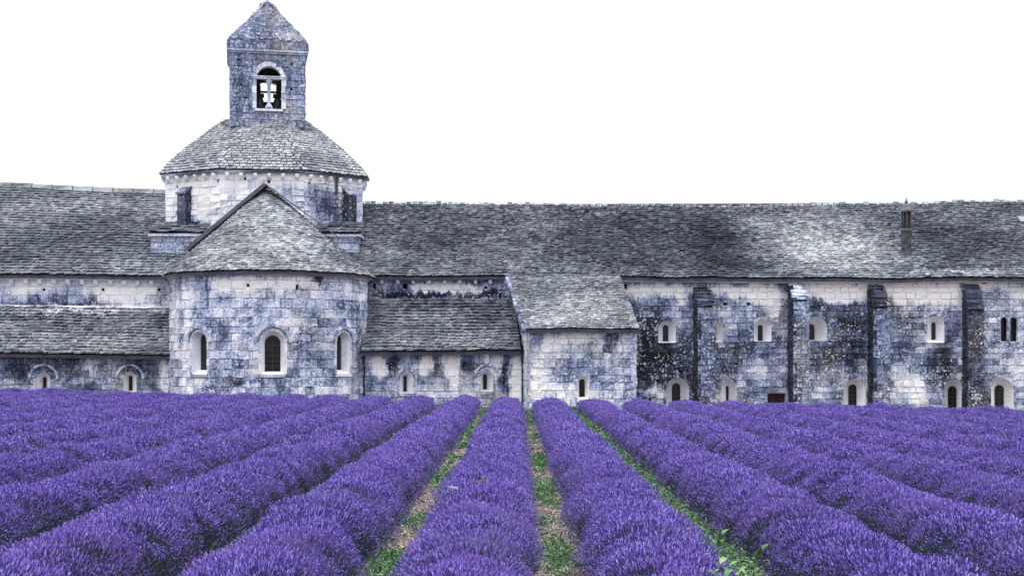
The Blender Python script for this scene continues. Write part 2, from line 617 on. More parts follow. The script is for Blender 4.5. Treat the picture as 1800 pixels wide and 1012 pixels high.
# ------------------------------------------------------------------ ground and field soil
def make_ground():
    xs = [-2500, -400, -120, -60] + list(np.arange(-40, 41, 1.0)) + [60, 120, 400, 2500]
    ys = [-300, -60, -10] + list(np.arange(0, 81, 1.0)) + [120, 400, 3000]
    V = [(x, y, gz(x) + (0.02 * mnoise.noise((x * .7, y * .7, 0)) if abs(x) < 41 and 0 <= y < 81 else 0)) for y in ys for x in xs]
    n = len(xs)
    FC = [(j * n + i, j * n + i + 1, (j + 1) * n + i + 1, (j + 1) * n + i) for j in range(len(ys) - 1) for i in range(n - 1)]
    t = NT('dry_soil')
    a = t.noise(1.1, 5, 0.65)
    b = t.noise(14, 6, 0.75)
    c = t.noise(45, 4, 0.7)
    col = t.ramp(t.math('MULTIPLY_ADD', t.math('SUBTRACT', c, 0.5), 0.9, b), [(0.28, (0.035, 0.028, 0.028)), (0.48, (0.11, 0.088, 0.08)), (0.62, (0.26, 0.205, 0.195)), (0.8, (0.42, 0.35, 0.33))])
    col = t.mix(t.range(a, 0.50, 0.62), col, (0.035, 0.075, 0.03))
    t.color(col)
    t.bump(b, 0.9, 0.05)
    o = obj('ground', V, FC, t.m, shade=True)
    o['kind'] = 'structure'
    o['label'] = 'dry pinkish soil of the field between the lavender rows'
make_ground()

# ================================================================== THE ABBEY
YW, YE, YR = 67.0, 66.6, 75.0

def lerp_line(pts):
    """Polyline in photograph columns -> height row."""
    def f(px):
        for (a, ya), (b, yb) in zip(pts[:-1], pts[1:]):
            if px <= b:
                return ya + (yb - ya) * (px - a) / (b - a)
        return pts[-1][1]
    return f

def roof_part(root, name, P, tiles, mat, nu=24, nvv=6, thick=0.12, maxn=300):
    V, FC = [], []
    for k in range(nvv + 1):
        for i in range(nu + 1):
            V.append(P(i / nu, k / nvv))
    n = nu + 1
    b = len(V)
    V += [v - Vector((0, -0.02, thick)) for v in V]
    for k in range(nvv):
        for i in range(nu):
            q = (k * n + i, k * n + i + 1, (k + 1) * n + i + 1, (k + 1) * n + i)
            FC.append(q)
            FC.append(tuple(b + x for x in reversed(q)))
    for i in range(nu):
        FC.append((i, b + i, b + i + 1, i + 1))
        FC.append((nvv * n + i + 1, b + nvv * n + i + 1, b + nvv * n + i, nvv * n + i))
    for k in range(nvv):
        FC.append((k * n, (k + 1) * n, b + (k + 1) * n, b + k * n))
        FC.append((k * n + nu, b + k * n + nu, b + (k + 1) * n + nu, (k + 1) * n + nu))
    o = obj(name, V, FC, M_LEAD, root)
    emit(o, 'roof_tile', 'roof_tiles', TILES, tiles, mat, maxn)
    return o

def wall_part(root, P, L, z0, z1, mat, seed, holes=(), name='wall', back=0.05, topf=None, maxn=300, **kw):
    V, FC = core_grid(P, L, z0, z1, holes, back, topf=topf)
    o = obj(name, V, FC, mat, root)
    emit(o, 'stone', 'stones', STONES, lay_stones(P, L, z0, z1, seed, holes, topf=topf, **kw), mat, maxn)
    return o

def straight(p0, p1):
    """Wall path between two ground points; returns P(u, z) and the length."""
    p0, p1 = Vector((p0[0], p0[1], 0)), Vector((p1[0], p1[1], 0))
    L = (p1 - p0).length
    d = (p1 - p0) / L
    return (lambda u, z: Vector((p0.x + d.x * u, p0.y + d.y * u, z))), L

def put_window(root, P, u, zb, seed=0, sur=None, **kw):
    O = P(u, zb)
    x = (P(u + 0.05, zb) - P(u - 0.05, zb)).normalized()
    n = -Vector((0, 0, 1)).cross(x)
    return make_window(root, O, x, n, mats=dict(WM, surround=sur) if sur else WM, seed=seed, **kw)

def win_px(Y, x0, x1, top, bot, dx0, dx1, dtop, dbot, depth):
    """Photograph rows and columns of an opening and of its dark slit -> sizes in metres."""
    k, k2 = Y / F, (Y + depth) / F
    c = W((x0 + x1) / 2, bot, Y)
    ci = W((dx0 + dx1) / 2, dbot, Y + depth)
    return dict(X=c.x, zb=c.z, w=(x1 - x0) * k, h=(bot - top) * k, wi=(dx1 - dx0) * k2, hi=(dbot - dtop) * k2, xi=ci.x - c.x, zi=ci.z - c.z, depth=depth)

def slab_box(root, name, x0, x1, y0, y1, z0, z1, mat=None):
    m = MB()
    m.hexa([Vector(p) for p in ((x0, y0, z0), (x1, y0, z0), (x1, y1, z0), (x0, y1, z0), (x0, y0, z1), (x1, y0, z1), (x1, y1, z1), (x0, y1, z1))])
    return m.build(name, mat or M_DARK, root)

def plane_windows(root, P, X0, Y, specs, seed, ring=0.16, **common):
    """Windows of a wall that faces the camera; returns their hole functions."""
    holes, todo = [], []
    for i, s in enumerate(specs):
        d = dict(s)
        px = d.pop('px')
        depth = d.pop('depth', 0.5)
        g = win_px(Y, *px, depth)
        rg = d.get('ring', ring)
        X = g.pop('X'); zb = g.pop('zb')
        holes.append(hole_fn(X - X0, zb - 0.02, g['w'] + rg * 1.0, g['h'] + rg * 0.5 + 0.02, d.get('arched', True)))
        g.update(common); g.update(ring=ring); g.update(d)
        todo.append((X - X0, zb, g))
    for i, (u, zb, g) in enumerate(todo):
        put_window(root, P, u, zb, seed=seed + i, **g)
    return holes

def square_hole(px, py, Y, X0, s=0.09):
    c = W(px, py, Y)
    return hole_fn(c.x - X0, c.z - s, 2 * s, 2 * s, False)

def corbels(root, pts, n, w=0.17, h=0.27, d=0.26):
    """Carved brackets under an eave, each a part: a block over a quarter-round toe."""
    n = Vector(n)
    x = Vector((0, 0, 1)).cross(-n).normalized()
    for p in pts:
        m = MB()
        prof = [(0, 0), (d, 0), (d, -h * .42), (d * .86, -h * .46), (d * .8, -h * .7), (d * .55, -h * .9), (d * .2, -h), (0, -h)]
        K = len(prof)
        m.v = [p - x * w / 2 + n * a + Vector((0, 0, b)) for a, b in prof] + [p + x * w / 2 + n * a + Vector((0, 0, b)) for a, b in prof]
        m.f = [tuple(range(K)), tuple(reversed(range(K, 2 * K)))] + [(i, K + i, K + (i + 1) % K, (i + 1) % K) for i in range(K)]
        m.build('corbel', M_CORBEL, root)

def ridge_stones(root, pts, w, h, seed, d=0.24, gap=0.012, jag=0.25):
    r = random.Random(seed)
    items = []
    for a, b in zip(pts[:-1], pts[1:]):
        L = (b - a).length
        n = max(1, round(L / w))
        for i in range(n):
            c = a + (b - a) * (i + 0.5) / n
            x = (b - a).normalized()
            z = Vector((0, 0, 1))
            y = z.cross(x)
            hh = h * r.uniform(1 - jag, 1 + jag)
            items.append((basis(x * (L / n - gap), y * d * r.uniform(.85, 1.15), z * hh, c + z * (hh * .5 - .03)), r.randrange(10), hh))
    emit(root, 'ridge_stone', 'ridge_stones', STONES, items, M_RIDGE)

# ------------------------------------------------------------------ 1. left wing (transept arm)
def left_wing():
    root = thing('abbey_wing', 'left wing with big dark tiled roof and corbelled eave, left of the round apse', 'abbey wing', (W(150, 700, YW).x, YW, 0.2))
    eave = lerp_line([(-170, 482), (0, 484), (480, 489)])
    ridge = lerp_line([(-170, 326), (0, 335), (300, 345), (480, 351)])
    def P(u, v):
        px = -170 + 640 * u
        a, b = W(px, eave(px), YE), W(px, ridge(px), YR)
        p = a.lerp(b, v)
        p.x = a.x + (b.x - a.x) * v * 0.0 + 0.0
        p.z += 0.06 * mnoise.noise((p.x * .35, v * 3, 1.7))
        return p
    rm = roof_mat('left_wing_roof', 69, 0.60, [(60, 345, 120, 22, -.12), (250, 350, 60, 25, -.12), (120, 420, 150, 45, .10), (240, 470, 60, 15, -.08), (20, 460, 60, 20, .1)], rnd=0.5)
    rp = roof_part(root, 'roof', P, lay_tiles(P, 34, 0.25, 0.062, 11), rm, nu=20)
    # rear slope, so that the roof closes
    m = MB()
    for u0, u1 in ((0, 1),):
        a, b = P(u0, 1), P(u1, 1)
        m.hexa([a, b, b + Vector((0, 8, -5.4)), a + Vector((0, 8, -5.4)), a + Vector((0, 0, -.15)), b + Vector((0, 0, -.15)), b + Vector((0, 8, -5.55)), a + Vector((0, 8, -5.55))])
    m.build('rear_roof', M_LEAD, root)
    ridge_stones(rp, [P(i / 16, 1) for i in range(13)], 0.9, 0.30, 5, jag=0.06)
    x0, x1 = W(-160, 0, YW).x, W(310, 0, YW).x
    Pw, L = straight((x0, YW), (x1, YW))
    zt = W(0, 487, YW).z
    zb = W(0, 560, YW).z
    holes = [square_hole(76, 508, YW, x0), square_hole(182, 508, YW, x0), square_hole(280, 508, YW, x0)]
    sm = stone_mat('left_wing_stone', YW, 0.30, [(60, 500, 60, 14, -.2), (215, 510, 70, 20, -.3), (120, 525, 40, 16, .12), (60, 530, 60, 10, .2), (160, 532, 20, 12, .2), (280, 520, 25, 20, .1), (95, 535, 120, 5, .15)], warm=0.25)
    wall_part(root, Pw, L, zb, zt, sm, 3, holes, sl=0.7)
    m = MB()
    for i in range(16):
        a = W(-160 + i * 30, eave(-160 + i * 30) + 1.5, YE + .12)
        b = W(-160 + (i + 1) * 30 - .5, eave(-160 + (i + 1) * 30) + 1.5, YE + .12)
        m.hexa([a, b, b + Vector((0, .5, 0)), a + Vector((0, .5, 0)), a + Vector((0, .04, -.13)), b + Vector((0, .04, -.13)), b + Vector((0, .5, -.13)), a + Vector((0, .5, -.13))][:8])
    m.build('cornice', M_CORBEL, root)
    corbels(root, [W(x, eave(x) + 5.5, YW) for x in (-128, -103, -78, -53, -28, -3, 22, 48, 72, 97, 121, 146, 170, 196, 220, 244, 268)], (0, -1, 0))
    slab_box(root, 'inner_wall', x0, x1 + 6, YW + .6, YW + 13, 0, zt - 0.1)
left_wing()

# ------------------------------------------------------------------ 2. left side chapel (lean-to)
def lean_to(label, pxt, pxb, top, bot, Yt, Yb, wallY, wx, specs, sm, rm, seed, courses, hole_list=(), sag=None):
    root = thing('side_chapel', label, 'side chapel', (W((wx[0] + wx[1]) / 2, 0, wallY).x, wallY, 0.15), 'side chapels with lean-to roofs beside the apse')
    tl, bl = lerp_line(top), lerp_line(bot)
    def P(u, v):
        pb, pt = pxb[0] + (pxb[1] - pxb[0]) * u, pxt[0] + (pxt[1] - pxt[0]) * u
        a, b = W(pb, bl(pb), Yb), W(pt, tl(pt), Yt)
        p = a.lerp(b, v)
        p.z += 0.05 * mnoise.noise((p.x * .5, v * 2, seed)) - 0.05 * math.sin(math.pi * v)
        return p
    roof_part(root, 'roof', P, lay_tiles(P, courses, 0.28, 0.085, seed, wob=0.3), rm)
    x0, x1 = W(wx[0], 0, wallY).x, W(wx[1], 0, wallY).x
    Pw, L = straight((x0, wallY), (x1, wallY))
    zt = W(0, bot[0][1] + 2, wallY).z
    holes = plane_windows(root, Pw, x0, wallY, specs, seed, sur=sm) + list(hole_list)
    wall_part(root, Pw, L, -0.4, zt, sm, seed, holes, sl=0.62, ch=0.32)
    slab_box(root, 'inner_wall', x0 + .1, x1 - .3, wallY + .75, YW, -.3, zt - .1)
    m = MB()
    for i in range(10):
        q = lambda t: pxb[0] + (pxb[1] - pxb[0]) * t
        a, b = W(q(i / 10), bl(q(i / 10)) + 1, Yb + .1), W(q((i + 1) / 10) - .4, bl(q((i + 1) / 10)) + 1, Yb + .1)
        m.hexa([a + Vector((0, 0, -.1)), b + Vector((0, 0, -.1)), b + Vector((0, .4, -.1)), a + Vector((0, .4, -.1)), a, b, b + Vector((0, .4, 0)), a + Vector((0, .4, 0))])
    m.build('cornice', M_CORN, root)
    return root, P

HK = lambda x0, x1: ((x1 - x0) / 2) * 64.5 / F
sm_lc = stone_mat('left_chapel_stone', 64.5, 0.60, [(160, 640, 12, 30, -.3), (290, 650, 14, 40, -.35), (30, 650, 50, 20, .12), (105, 640, 30, 14, .1), (260, 645, 40, 16, .1), (120, 672, 50, 10, -.1), (290, 678, 14, 8, -.2), (180, 670, 30, 10, -.12)], big=0.5, lichen=0.35, warm=0.1)
rm_lc = roof_mat('left_chapel_roof', 65.5, 0.54, [(40, 550, 80, 10, .12), (150, 565, 60, 20, .1), (285, 560, 22, 30, .1), (100, 545, 250, 4, -.25), (200, 600, 100, 12, -.08)], rnd=0.5)
lc, _ = lean_to('low lean-to chapel with two small round-arched windows at far left below the left wing', (-170, 318), (-170, 318),
        [(-170, 538), (0, 539), (330, 543)], [(-170, 621), (0, 623), (320, 627)], 66.98, 64.05, 64.5, (-160, 316),
        [dict(px=(-75, -52, 654, 692, -69, -62, 663, 690), hood=(HK(-88, -38), .10, .07)), dict(px=(65, 88, 654, 692, 75, 82, 662, 690), hood=(HK(52, 98), .10, .07)),
         dict(px=(217, 240, 653, 690, 226, 233, 660, 686), hood=(HK(207, 250), .10, .07))], sm_lc, rm_lc, 21, 16)
# pale weathered flashing course along the top of the lean-to
m = MB()
for i in range(24):
    a, b = W(-165 + i * 20, 541.5 + (i * 20 - 165) * .012, 66.9), W(-165 + i * 20 + 19.3, 541.5 + (i * 20 - 146) * .012, 66.9)
    m.hexa([a + Vector((0, -.12, -.04)), b + Vector((0, -.12, -.04)), b + Vector((0, .05, -.04)), a + Vector((0, .05, -.04)), a + Vector((0, -.10, .10)), b + Vector((0, -.10, .10)), b + Vector((0, .05, .16)), a + Vector((0, .05, .16))])
m.build('flashing_course', M_CORBEL, lc)

# ------------------------------------------------------------------ 3. right side chapel
sm_rc = stone_mat('right_chapel_stone', 64.5, 0.52, [(668, 645, 14, 22, -.55), (745, 640, 18, 22, -.5), (793, 650, 14, 40, -.55), (770, 640, 10, 30, .2), (690, 640, 14, 20, .3), (820, 640, 12, 16, .25),
        (860, 630, 8, 16, -.45), (875, 640, 6, 25, -.35), (905, 670, 14, 60, -.55), (888, 665, 10, 40, .25), (650, 670, 12, 30, .1), (720, 680, 60, 16, -.08), (800, 690, 80, 20, -.12)], lichen=0.35)
rm_rc = roof_mat('right_chapel_roof', 65.5, 0.58, [(780, 535, 100, 10, .15), (860, 560, 40, 20, .12), (720, 600, 70, 14, -.1), (830, 600, 60, 14, -.06)], rnd=0.5)
lean_to('low lean-to chapel with two small arched windows between the round apse and the square annexe', (640, 903), (636, 916),
        [(600, 527), (950, 527)], [(600, 620), (950, 618)], 66.98, 64.05, 64.5, (641, 917),
        [dict(px=(703, 727, 653, 691, 709, 715, 660, 688), hood=(HK(699, 730), .10, .06)), dict(px=(845, 867, 651, 688, 849, 856, 657, 684), hood=(HK(836, 875), .10, .08))],
        sm_rc, rm_rc, 31, 17)

# ------------------------------------------------------------------ 4. long range on the right
BUTT = [(1217, 1258, 506, 540, 1.9), (1385, 1423, 497, 530, 1.5), (1526, 1565, 502, 542, 1.2), (1692, 1731, 500, 545, .95)]
RANGE_BLOBS = [
    (1120, 515, 30, 16, -.45), (1180, 508, 40, 14, -.5), (1200, 530, 14, 12, -.2), (1300, 512, 60, 16, -.45), (1345, 520, 40, 22, -.55), (1360, 545, 16, 20, -.25), (1275, 520, 12, 16, .15),
    (1450, 510, 50, 20, -.7), (1500, 515, 50, 18, -.75), (1590, 512, 60, 20, -.65), (1640, 515, 60, 20, -.6), (1670, 530, 30, 14, -.3), (1705, 500, 14, 8, -.6), (1760, 500, 50, 12, -.3), (1790, 520, 40, 20, -.15),
    (1160, 545, 16, 26, .22), (1110, 560, 20, 40, .15), (1165, 640, 60, 70, .28), (1140, 600, 40, 60, .16), (1150, 692, 28, 12, -.35), (1135, 712, 20, 14, .25), (1128, 640, 12, 90, .1),
    (1235, 525, 20, 22, .3), (1290, 560, 40, 30, -.08), (1310, 600, 40, 40, .12), (1330, 650, 60, 30, -.05), (1285, 650, 30, 20, .15), (1340, 695, 26, 16, .05), (1262, 700, 14, 14, -.2),
    (1400, 505, 14, 10, .1), (1404, 525, 12, 26, -.25), (1440, 535, 30, 12, .25), (1480, 560, 50, 30, .25), (1470, 620, 50, 40, .22), (1500, 600, 25, 60, .12), (1440, 690, 30, 22, -.2), (1440, 640, 20, 20, .1),
    (1545, 525, 16, 22, .3), (1590, 590, 40, 60, .12), (1600, 545, 26, 12, -.15), (1600, 680, 36, 40, -.28), (1580, 650, 20, 30, -.1), (1640, 590, 20, 30, -.05), (1645, 640, 30, 40, .2), (1660, 620, 24, 60, .1), (1630, 700, 30, 24, -.15),
    (1712, 525, 14, 14, .25), (1760, 620, 24, 40, .02), (1750, 580, 30, 60, -.05), (1790, 650, 30, 50, -.08), (1740, 700, 20, 14, .1), (1560, 700, 14, 12, -.2),
    (700, 508, 26, 10, .1), (780, 507, 34, 14, -.6), (830, 505, 30, 8, -.4), (740, 505, 24, 10, -.4), (770, 520, 120, 7, .35), (690, 520, 40, 8, .25), (865, 518, 24, 10, .35), (800, 523, 20, 8, -.2)]

def right_range():
    root = thing('abbey_range', 'long stone range with endless dark tiled roof and buttressed wall, right of the bell tower', 'abbey range', (W(1400, 0, YW).x, YW, -0.2))
    eave = lerp_line([(500, 487), (895, 487), (1090, 488.5), (1450, 492), (1970, 488)])
    ridge = lerp_line([(500, 360), (640, 360), (1250, 365), (1560, 362), (1970, 356)])
    PX0, PX1 = 560, 1970
    def P(u, v):
        px = PX0 + (PX1 - PX0) * u
        a, b = W(px, eave(px), YE), W(px, ridge(px), YR)
        p = a.lerp(b, v)
        p.x = a.x
        p.z += 0.07 * mnoise.noise((p.x * .3, v * 3, 4.4))
        return p
    # the ridge line is given by columns seen at the ridge's distance; columns at the eave differ a little
    rm = roof_mat('long_roof', 70, 0.64, [(1385, 430, 75, 75, -.10), (1440, 415, 95, 85, -.10), (1510, 425, 100, 85, -.10), (1480, 450, 130, 45, -.08), (1262, 430, 62, 85, .14), (1190, 410, 120, 65, .09), (1060, 410, 110, 50, .10), (770, 420, 80, 30, .10), (960, 390, 60, 14, -.10),  # broad darker and paler zones across the slope, set in the tile colour
            (680, 450, 60, 26, -.08), (900, 470, 60, 12, -.1), (1140, 465, 140, 14, .08), (1660, 430, 80, 60, .08), (1740, 420, 80, 50, .06), (1680, 375, 60, 14, -.02), (1300, 470, 60, 18, .1), (1590, 465, 26, 10, -.12), (1660, 485, 140, 6, -.2), (1330, 375, 50, 12, -.1)], rnd=0.55)
    rp = roof_part(root, 'roof', P, lay_tiles(P, 36, 0.25, 0.06, 12), rm, nu=40)
    m = MB()
    a, b = P(0, 1), P(1, 1)
    dn = Vector((0, 8, -4.6))
    m.hexa([a, b, b + dn, a + dn, a + Vector((0, 0, -.15)), b + Vector((0, 0, -.15)), b + dn + Vector((0, 0, -.15)), a + dn + Vector((0, 0, -.15))])
    m.build('rear_roof', M_LEAD, root)
    ridge_stones(rp, [P(i / 40, 1) for i in range(41)], 0.36, 0.19, 6, jag=0.4, gap=0.06)
    # chimney on the slope
    base = P((1593 - PX0) / (PX1 - PX0), 0.29)
    c = Vector((W(1593, 0, base.y).x, base.y, 0))
    k = base.y / F
    zz = lambda py: H + (VY - py) * k
    ch = MB()
    ch.lathe(c, [(0.396, zz(470)), (0.378, zz(452)), (0.258, zz(444)), (0.245, zz(436)), (0.245, zz(409)), (0.284, zz(408)), (0.284, zz(404)), (0.249, zz(403))], 14)
    cho = ch.build('chimney', plain_mat('sooty_chimney_stone', (.06, .062, .072), .7, 4), rp, shade=False)
    m = MB()
    for i in range(6):
        a = math.pi * 2 * (i + .5) / 6
        m.tube([c + Vector((0.202 * math.cos(a), 0.202 * math.sin(a), zz(404))), c + Vector((0.202 * math.cos(a), 0.202 * math.sin(a), zz(372)))], 0.046, 7)
    m.build('chimney_shaft', plain_mat('reddish_stone', (0.05, 0.046, 0.048), 0.5, 5), cho)
    m = MB()
    m.lathe(c, [(0.267, zz(373)), (0.301, zz(371.5)), (0.292, zz(369.5)), (0.206, zz(365)), (0.103, zz(360)), (0.052, zz(358)), (0.086, zz(355)), (0.039, zz(352)), (0.017, zz(348))], 14)
    m.lathe(c, [(0.258, zz(405.5)), (0.292, zz(405)), (0.292, zz(403)), (0.249, zz(402.5))], 14)
    m.build('chimney_cap', plain_mat('grey_cap_stone', (.13, .135, .15), .5, 6), cho)
    # small pale rooflight at the far right
    q = P((1912 - PX0) / (PX1 - PX0), .70)
    q.x = W(1799, 0, q.y).x
    m = MB()
    sx, sy = Vector((1, 0, 0)), Vector((0, .87, .49))
    nn = sx.cross(sy)
    m.box(q + nn * .20, sx * .28, sy * .34, nn * .06)
    m.build('rooflight', plain_mat('pale_rooflight_glass', (.15, .18, .22), 0.1, 2, .3, .4), rp)

    # upper wall with corbels between apse and annexe
    x0, x1 = W(628, 0, YW).x, W(903, 0, YW).x
    Pw, L = straight((x0, YW), (x1, YW))
    zt = W(0, 488.5, YW).z
    sm = stone_mat('range_stone', YW, 0.53, RANGE_BLOBS, big=0.45, streak=0.4, spk=1.0, lichen=0.75, rnd=0.28, warm=0.22)
    wall_part(root, Pw, L, W(0, 560, YW).z, zt, sm, 41, [square_hole(657, 503, YW, x0), square_hole(712, 503, YW, x0), square_hole(855, 504, YW, x0)], sl=0.6)
    corbels(root, [W(x, 491, YW) for x in (672, 700, 727, 755, 782, 808, 836, 862, 889)], (0, -1, 0), w=.16, h=.24)
    # tall buttressed wall
    x0, x1 = W(1060, 0, YW).x, W(1960, 0, YW).x
    Pw, L = straight((x0, YW), (x1, YW))
    zt = W(0, 489, YW).z
    D = 0.55
    specs = [
        dict(px=(1157, 1188, 563, 602, 1165, 1175, 571, 600)), dict(px=(1250, 1271, 565, 601, 1257, 1259, 575, 599), depth=.35),
        dict(px=(1325, 1356, 561, 600, 1332, 1341, 571, 599)), dict(px=(1416, 1454, 556, 599, 1418, 1432, 569, 597), depth=.7),
        dict(px=(1630, 1660, 555, 602, 1637, 1645, 566, 597)),
        dict(px=(1758, 1771, 556, 601, 1759, 1770, 558, 600), depth=.25, ring=.12), dict(px=(1775, 1788, 556, 601, 1776, 1787, 558, 600), depth=.25, ring=.12),
        dict(px=(1171, 1211, 663, 714, 1181, 1196, 673, 708), bars=4), dict(px=(1268, 1295, 668, 716, 1276, 1281, 678, 712)),
        dict(px=(1483, 1522, 665, 720, 1491, 1506, 675, 716), bars=4), dict(px=(1660, 1690, 667, 724, 1666, 1682, 678, 720), bars=4),
        dict(px=(1742, 1782, 665, 724, 1748, 1765, 676, 720), bars=4),
        dict(px=(1830, 1860, 556, 601, 1837, 1847, 566, 598)), dict(px=(1880, 1915, 665, 724, 1888, 1904, 676, 720), bars=4)]
    holes = plane_windows(root, Pw, x0, YW, specs, 300, ring=.12, sill=False, sur=sm)
    for px, py in ((1275, 535), (1316, 535), (1100, 503), (1731, 496)):
        holes.append(square_hole(px, py, YW, x0))
    # low barred door
    g = win_px(YW, 1348, 1381, 690, 722, 1350, 1379, 692, 722, .3)
    X, zb = g.pop('X'), g.pop('zb')
    holes.append(hole_fn(X - x0, zb - .02, g['w'] + .1, g['h'] + .06, False))
    dw = put_window(root, Pw, X - x0, zb, seed=9, arched=False, sill=False, pane=False, ring=.10, sur=sm, name='low_door', **g)
    slab_box(dw, 'door_leaf', X - g['w'] / 2, X + g['w'] / 2, YW + .27, YW + .32, zb, zb + g['h'] - .05, M_DOOR)
    m = MB()
    for i in range(4):
        xx = X - g['w'] * .375 + i * g['w'] * .25
        m.box((xx, YW + .262, zb + g['h'] / 2), (g['w'] * .115, 0, 0), (0, .012, 0), (0, 0, g['h'] * .46))
    m.build('door_board', M_DOOR, dw)
    m = MB()
    for i in range(3):
        m.box((X, YW + .24, zb + g['h'] * (.3 + .25 * i)), (g['w'] * .3, 0, 0), (0, .008, 0), (0, 0, .012))
    m.build('door_strap', M_BAR, dw)
    wall_part(root, Pw, L, -0.9, zt, sm, 42, holes, sl=0.5, ch=0.31)
    # pale eave moulding
    m = MB()
    for i in range(30):
        a0, a1 = 1086 + i * 29, 1086 + (i + 1) * 29 - .6
        a, b = W(a0, eave(a0) + 1.6, YE + .14), W(a1, eave(a1) + 1.6, YE + .14)
        m.hexa([a + Vector((0, .08, -.13)), b + Vector((0, .08, -.13)), b + Vector((0, .5, -.13)), a + Vector((0, .5, -.13)), a, b, b + Vector((0, .5, 0)), a + Vector((0, .5, 0))])
    m.build('cornice', M_CORBEL, root)
    # buttresses
    bmats = [stone_mat('buttress_stone', 66, b_, [(q[0] + 20, q[2] + 14, 18, 14, a_)], big=.4, streak=.3, spk=1.0, lichen=.75, rnd=.14) for q, b_, a_ in zip(BUTT, (.62, .56, .60, .78), (.15, -.15, .25, .1))]
    bside = stone_mat('dark_side_stone', 66, .93, (), big=.3, streak=.3, spk=.6, lichen=.25)  # much darker stone, laid on the left faces and most copings
    for i, (a, b, top, sh, d) in enumerate(BUTT):
        yf = YW - d
        xa, xb = W(a + 9, 0, YW - d * .5).x, W(b, 0, YW - d).x
        xa = W(a + 10, 0, yf).x
        zs, zt2 = W(0, sh, yf).z, W(0, top, YW).z
        m = MB()
        bk = .05
        v = [(xa + bk, yf + bk, -.8), (xb - bk, yf + bk, -.8), (xb - bk, YW + .02, -.8), (xa + bk, YW + .02, -.8), (xa + bk, yf + bk, zs - .05), (xb - bk, yf + bk, zs - .05), (xb - bk, YW + .02, zt2 - .05), (xa + bk, YW + .02, zt2 - .05)]
        m.hexa([Vector(p) for p in v])
        sb = bmats[i]
        bo = m.build('buttress', sb, root)
        Pf, Lf = straight((xa, yf), (xb, yf))
        st = lay_stones(Pf, Lf, -.7, zs, 60 + i, sl=.45, ch=.31)
        Pl, Ll = straight((xa, YW), (xa, yf))
        tl = lambda u, d=d, zs=zs, zt2=zt2: zs + (zt2 - zs) * (1 - u / d)
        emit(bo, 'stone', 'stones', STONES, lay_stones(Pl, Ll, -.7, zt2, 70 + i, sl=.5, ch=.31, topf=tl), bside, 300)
        Pr, Lr = straight((xb, yf), (xb, YW))
        st += lay_stones(Pr, Lr, -.7, zt2, 80 + i, sl=.5, ch=.31, topf=lambda u, d=d, zs=zs, zt2=zt2: zs + (zt2 - zs) * (u / d))
        emit(bo, 'stone', 'stones', STONES, st, sb, 300)
        Ps = lambda u, vv, xa=xa, xb=xb, yf=yf, zs=zs, zt2=zt2: Vector((xa + (xb - xa) * u, yf + (YW - yf) * vv, zs + (zt2 - zs) * vv))
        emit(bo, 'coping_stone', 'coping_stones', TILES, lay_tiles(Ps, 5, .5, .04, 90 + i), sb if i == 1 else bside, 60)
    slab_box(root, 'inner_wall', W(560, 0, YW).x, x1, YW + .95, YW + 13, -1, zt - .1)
    # the end wall of the range, far right
right_range()

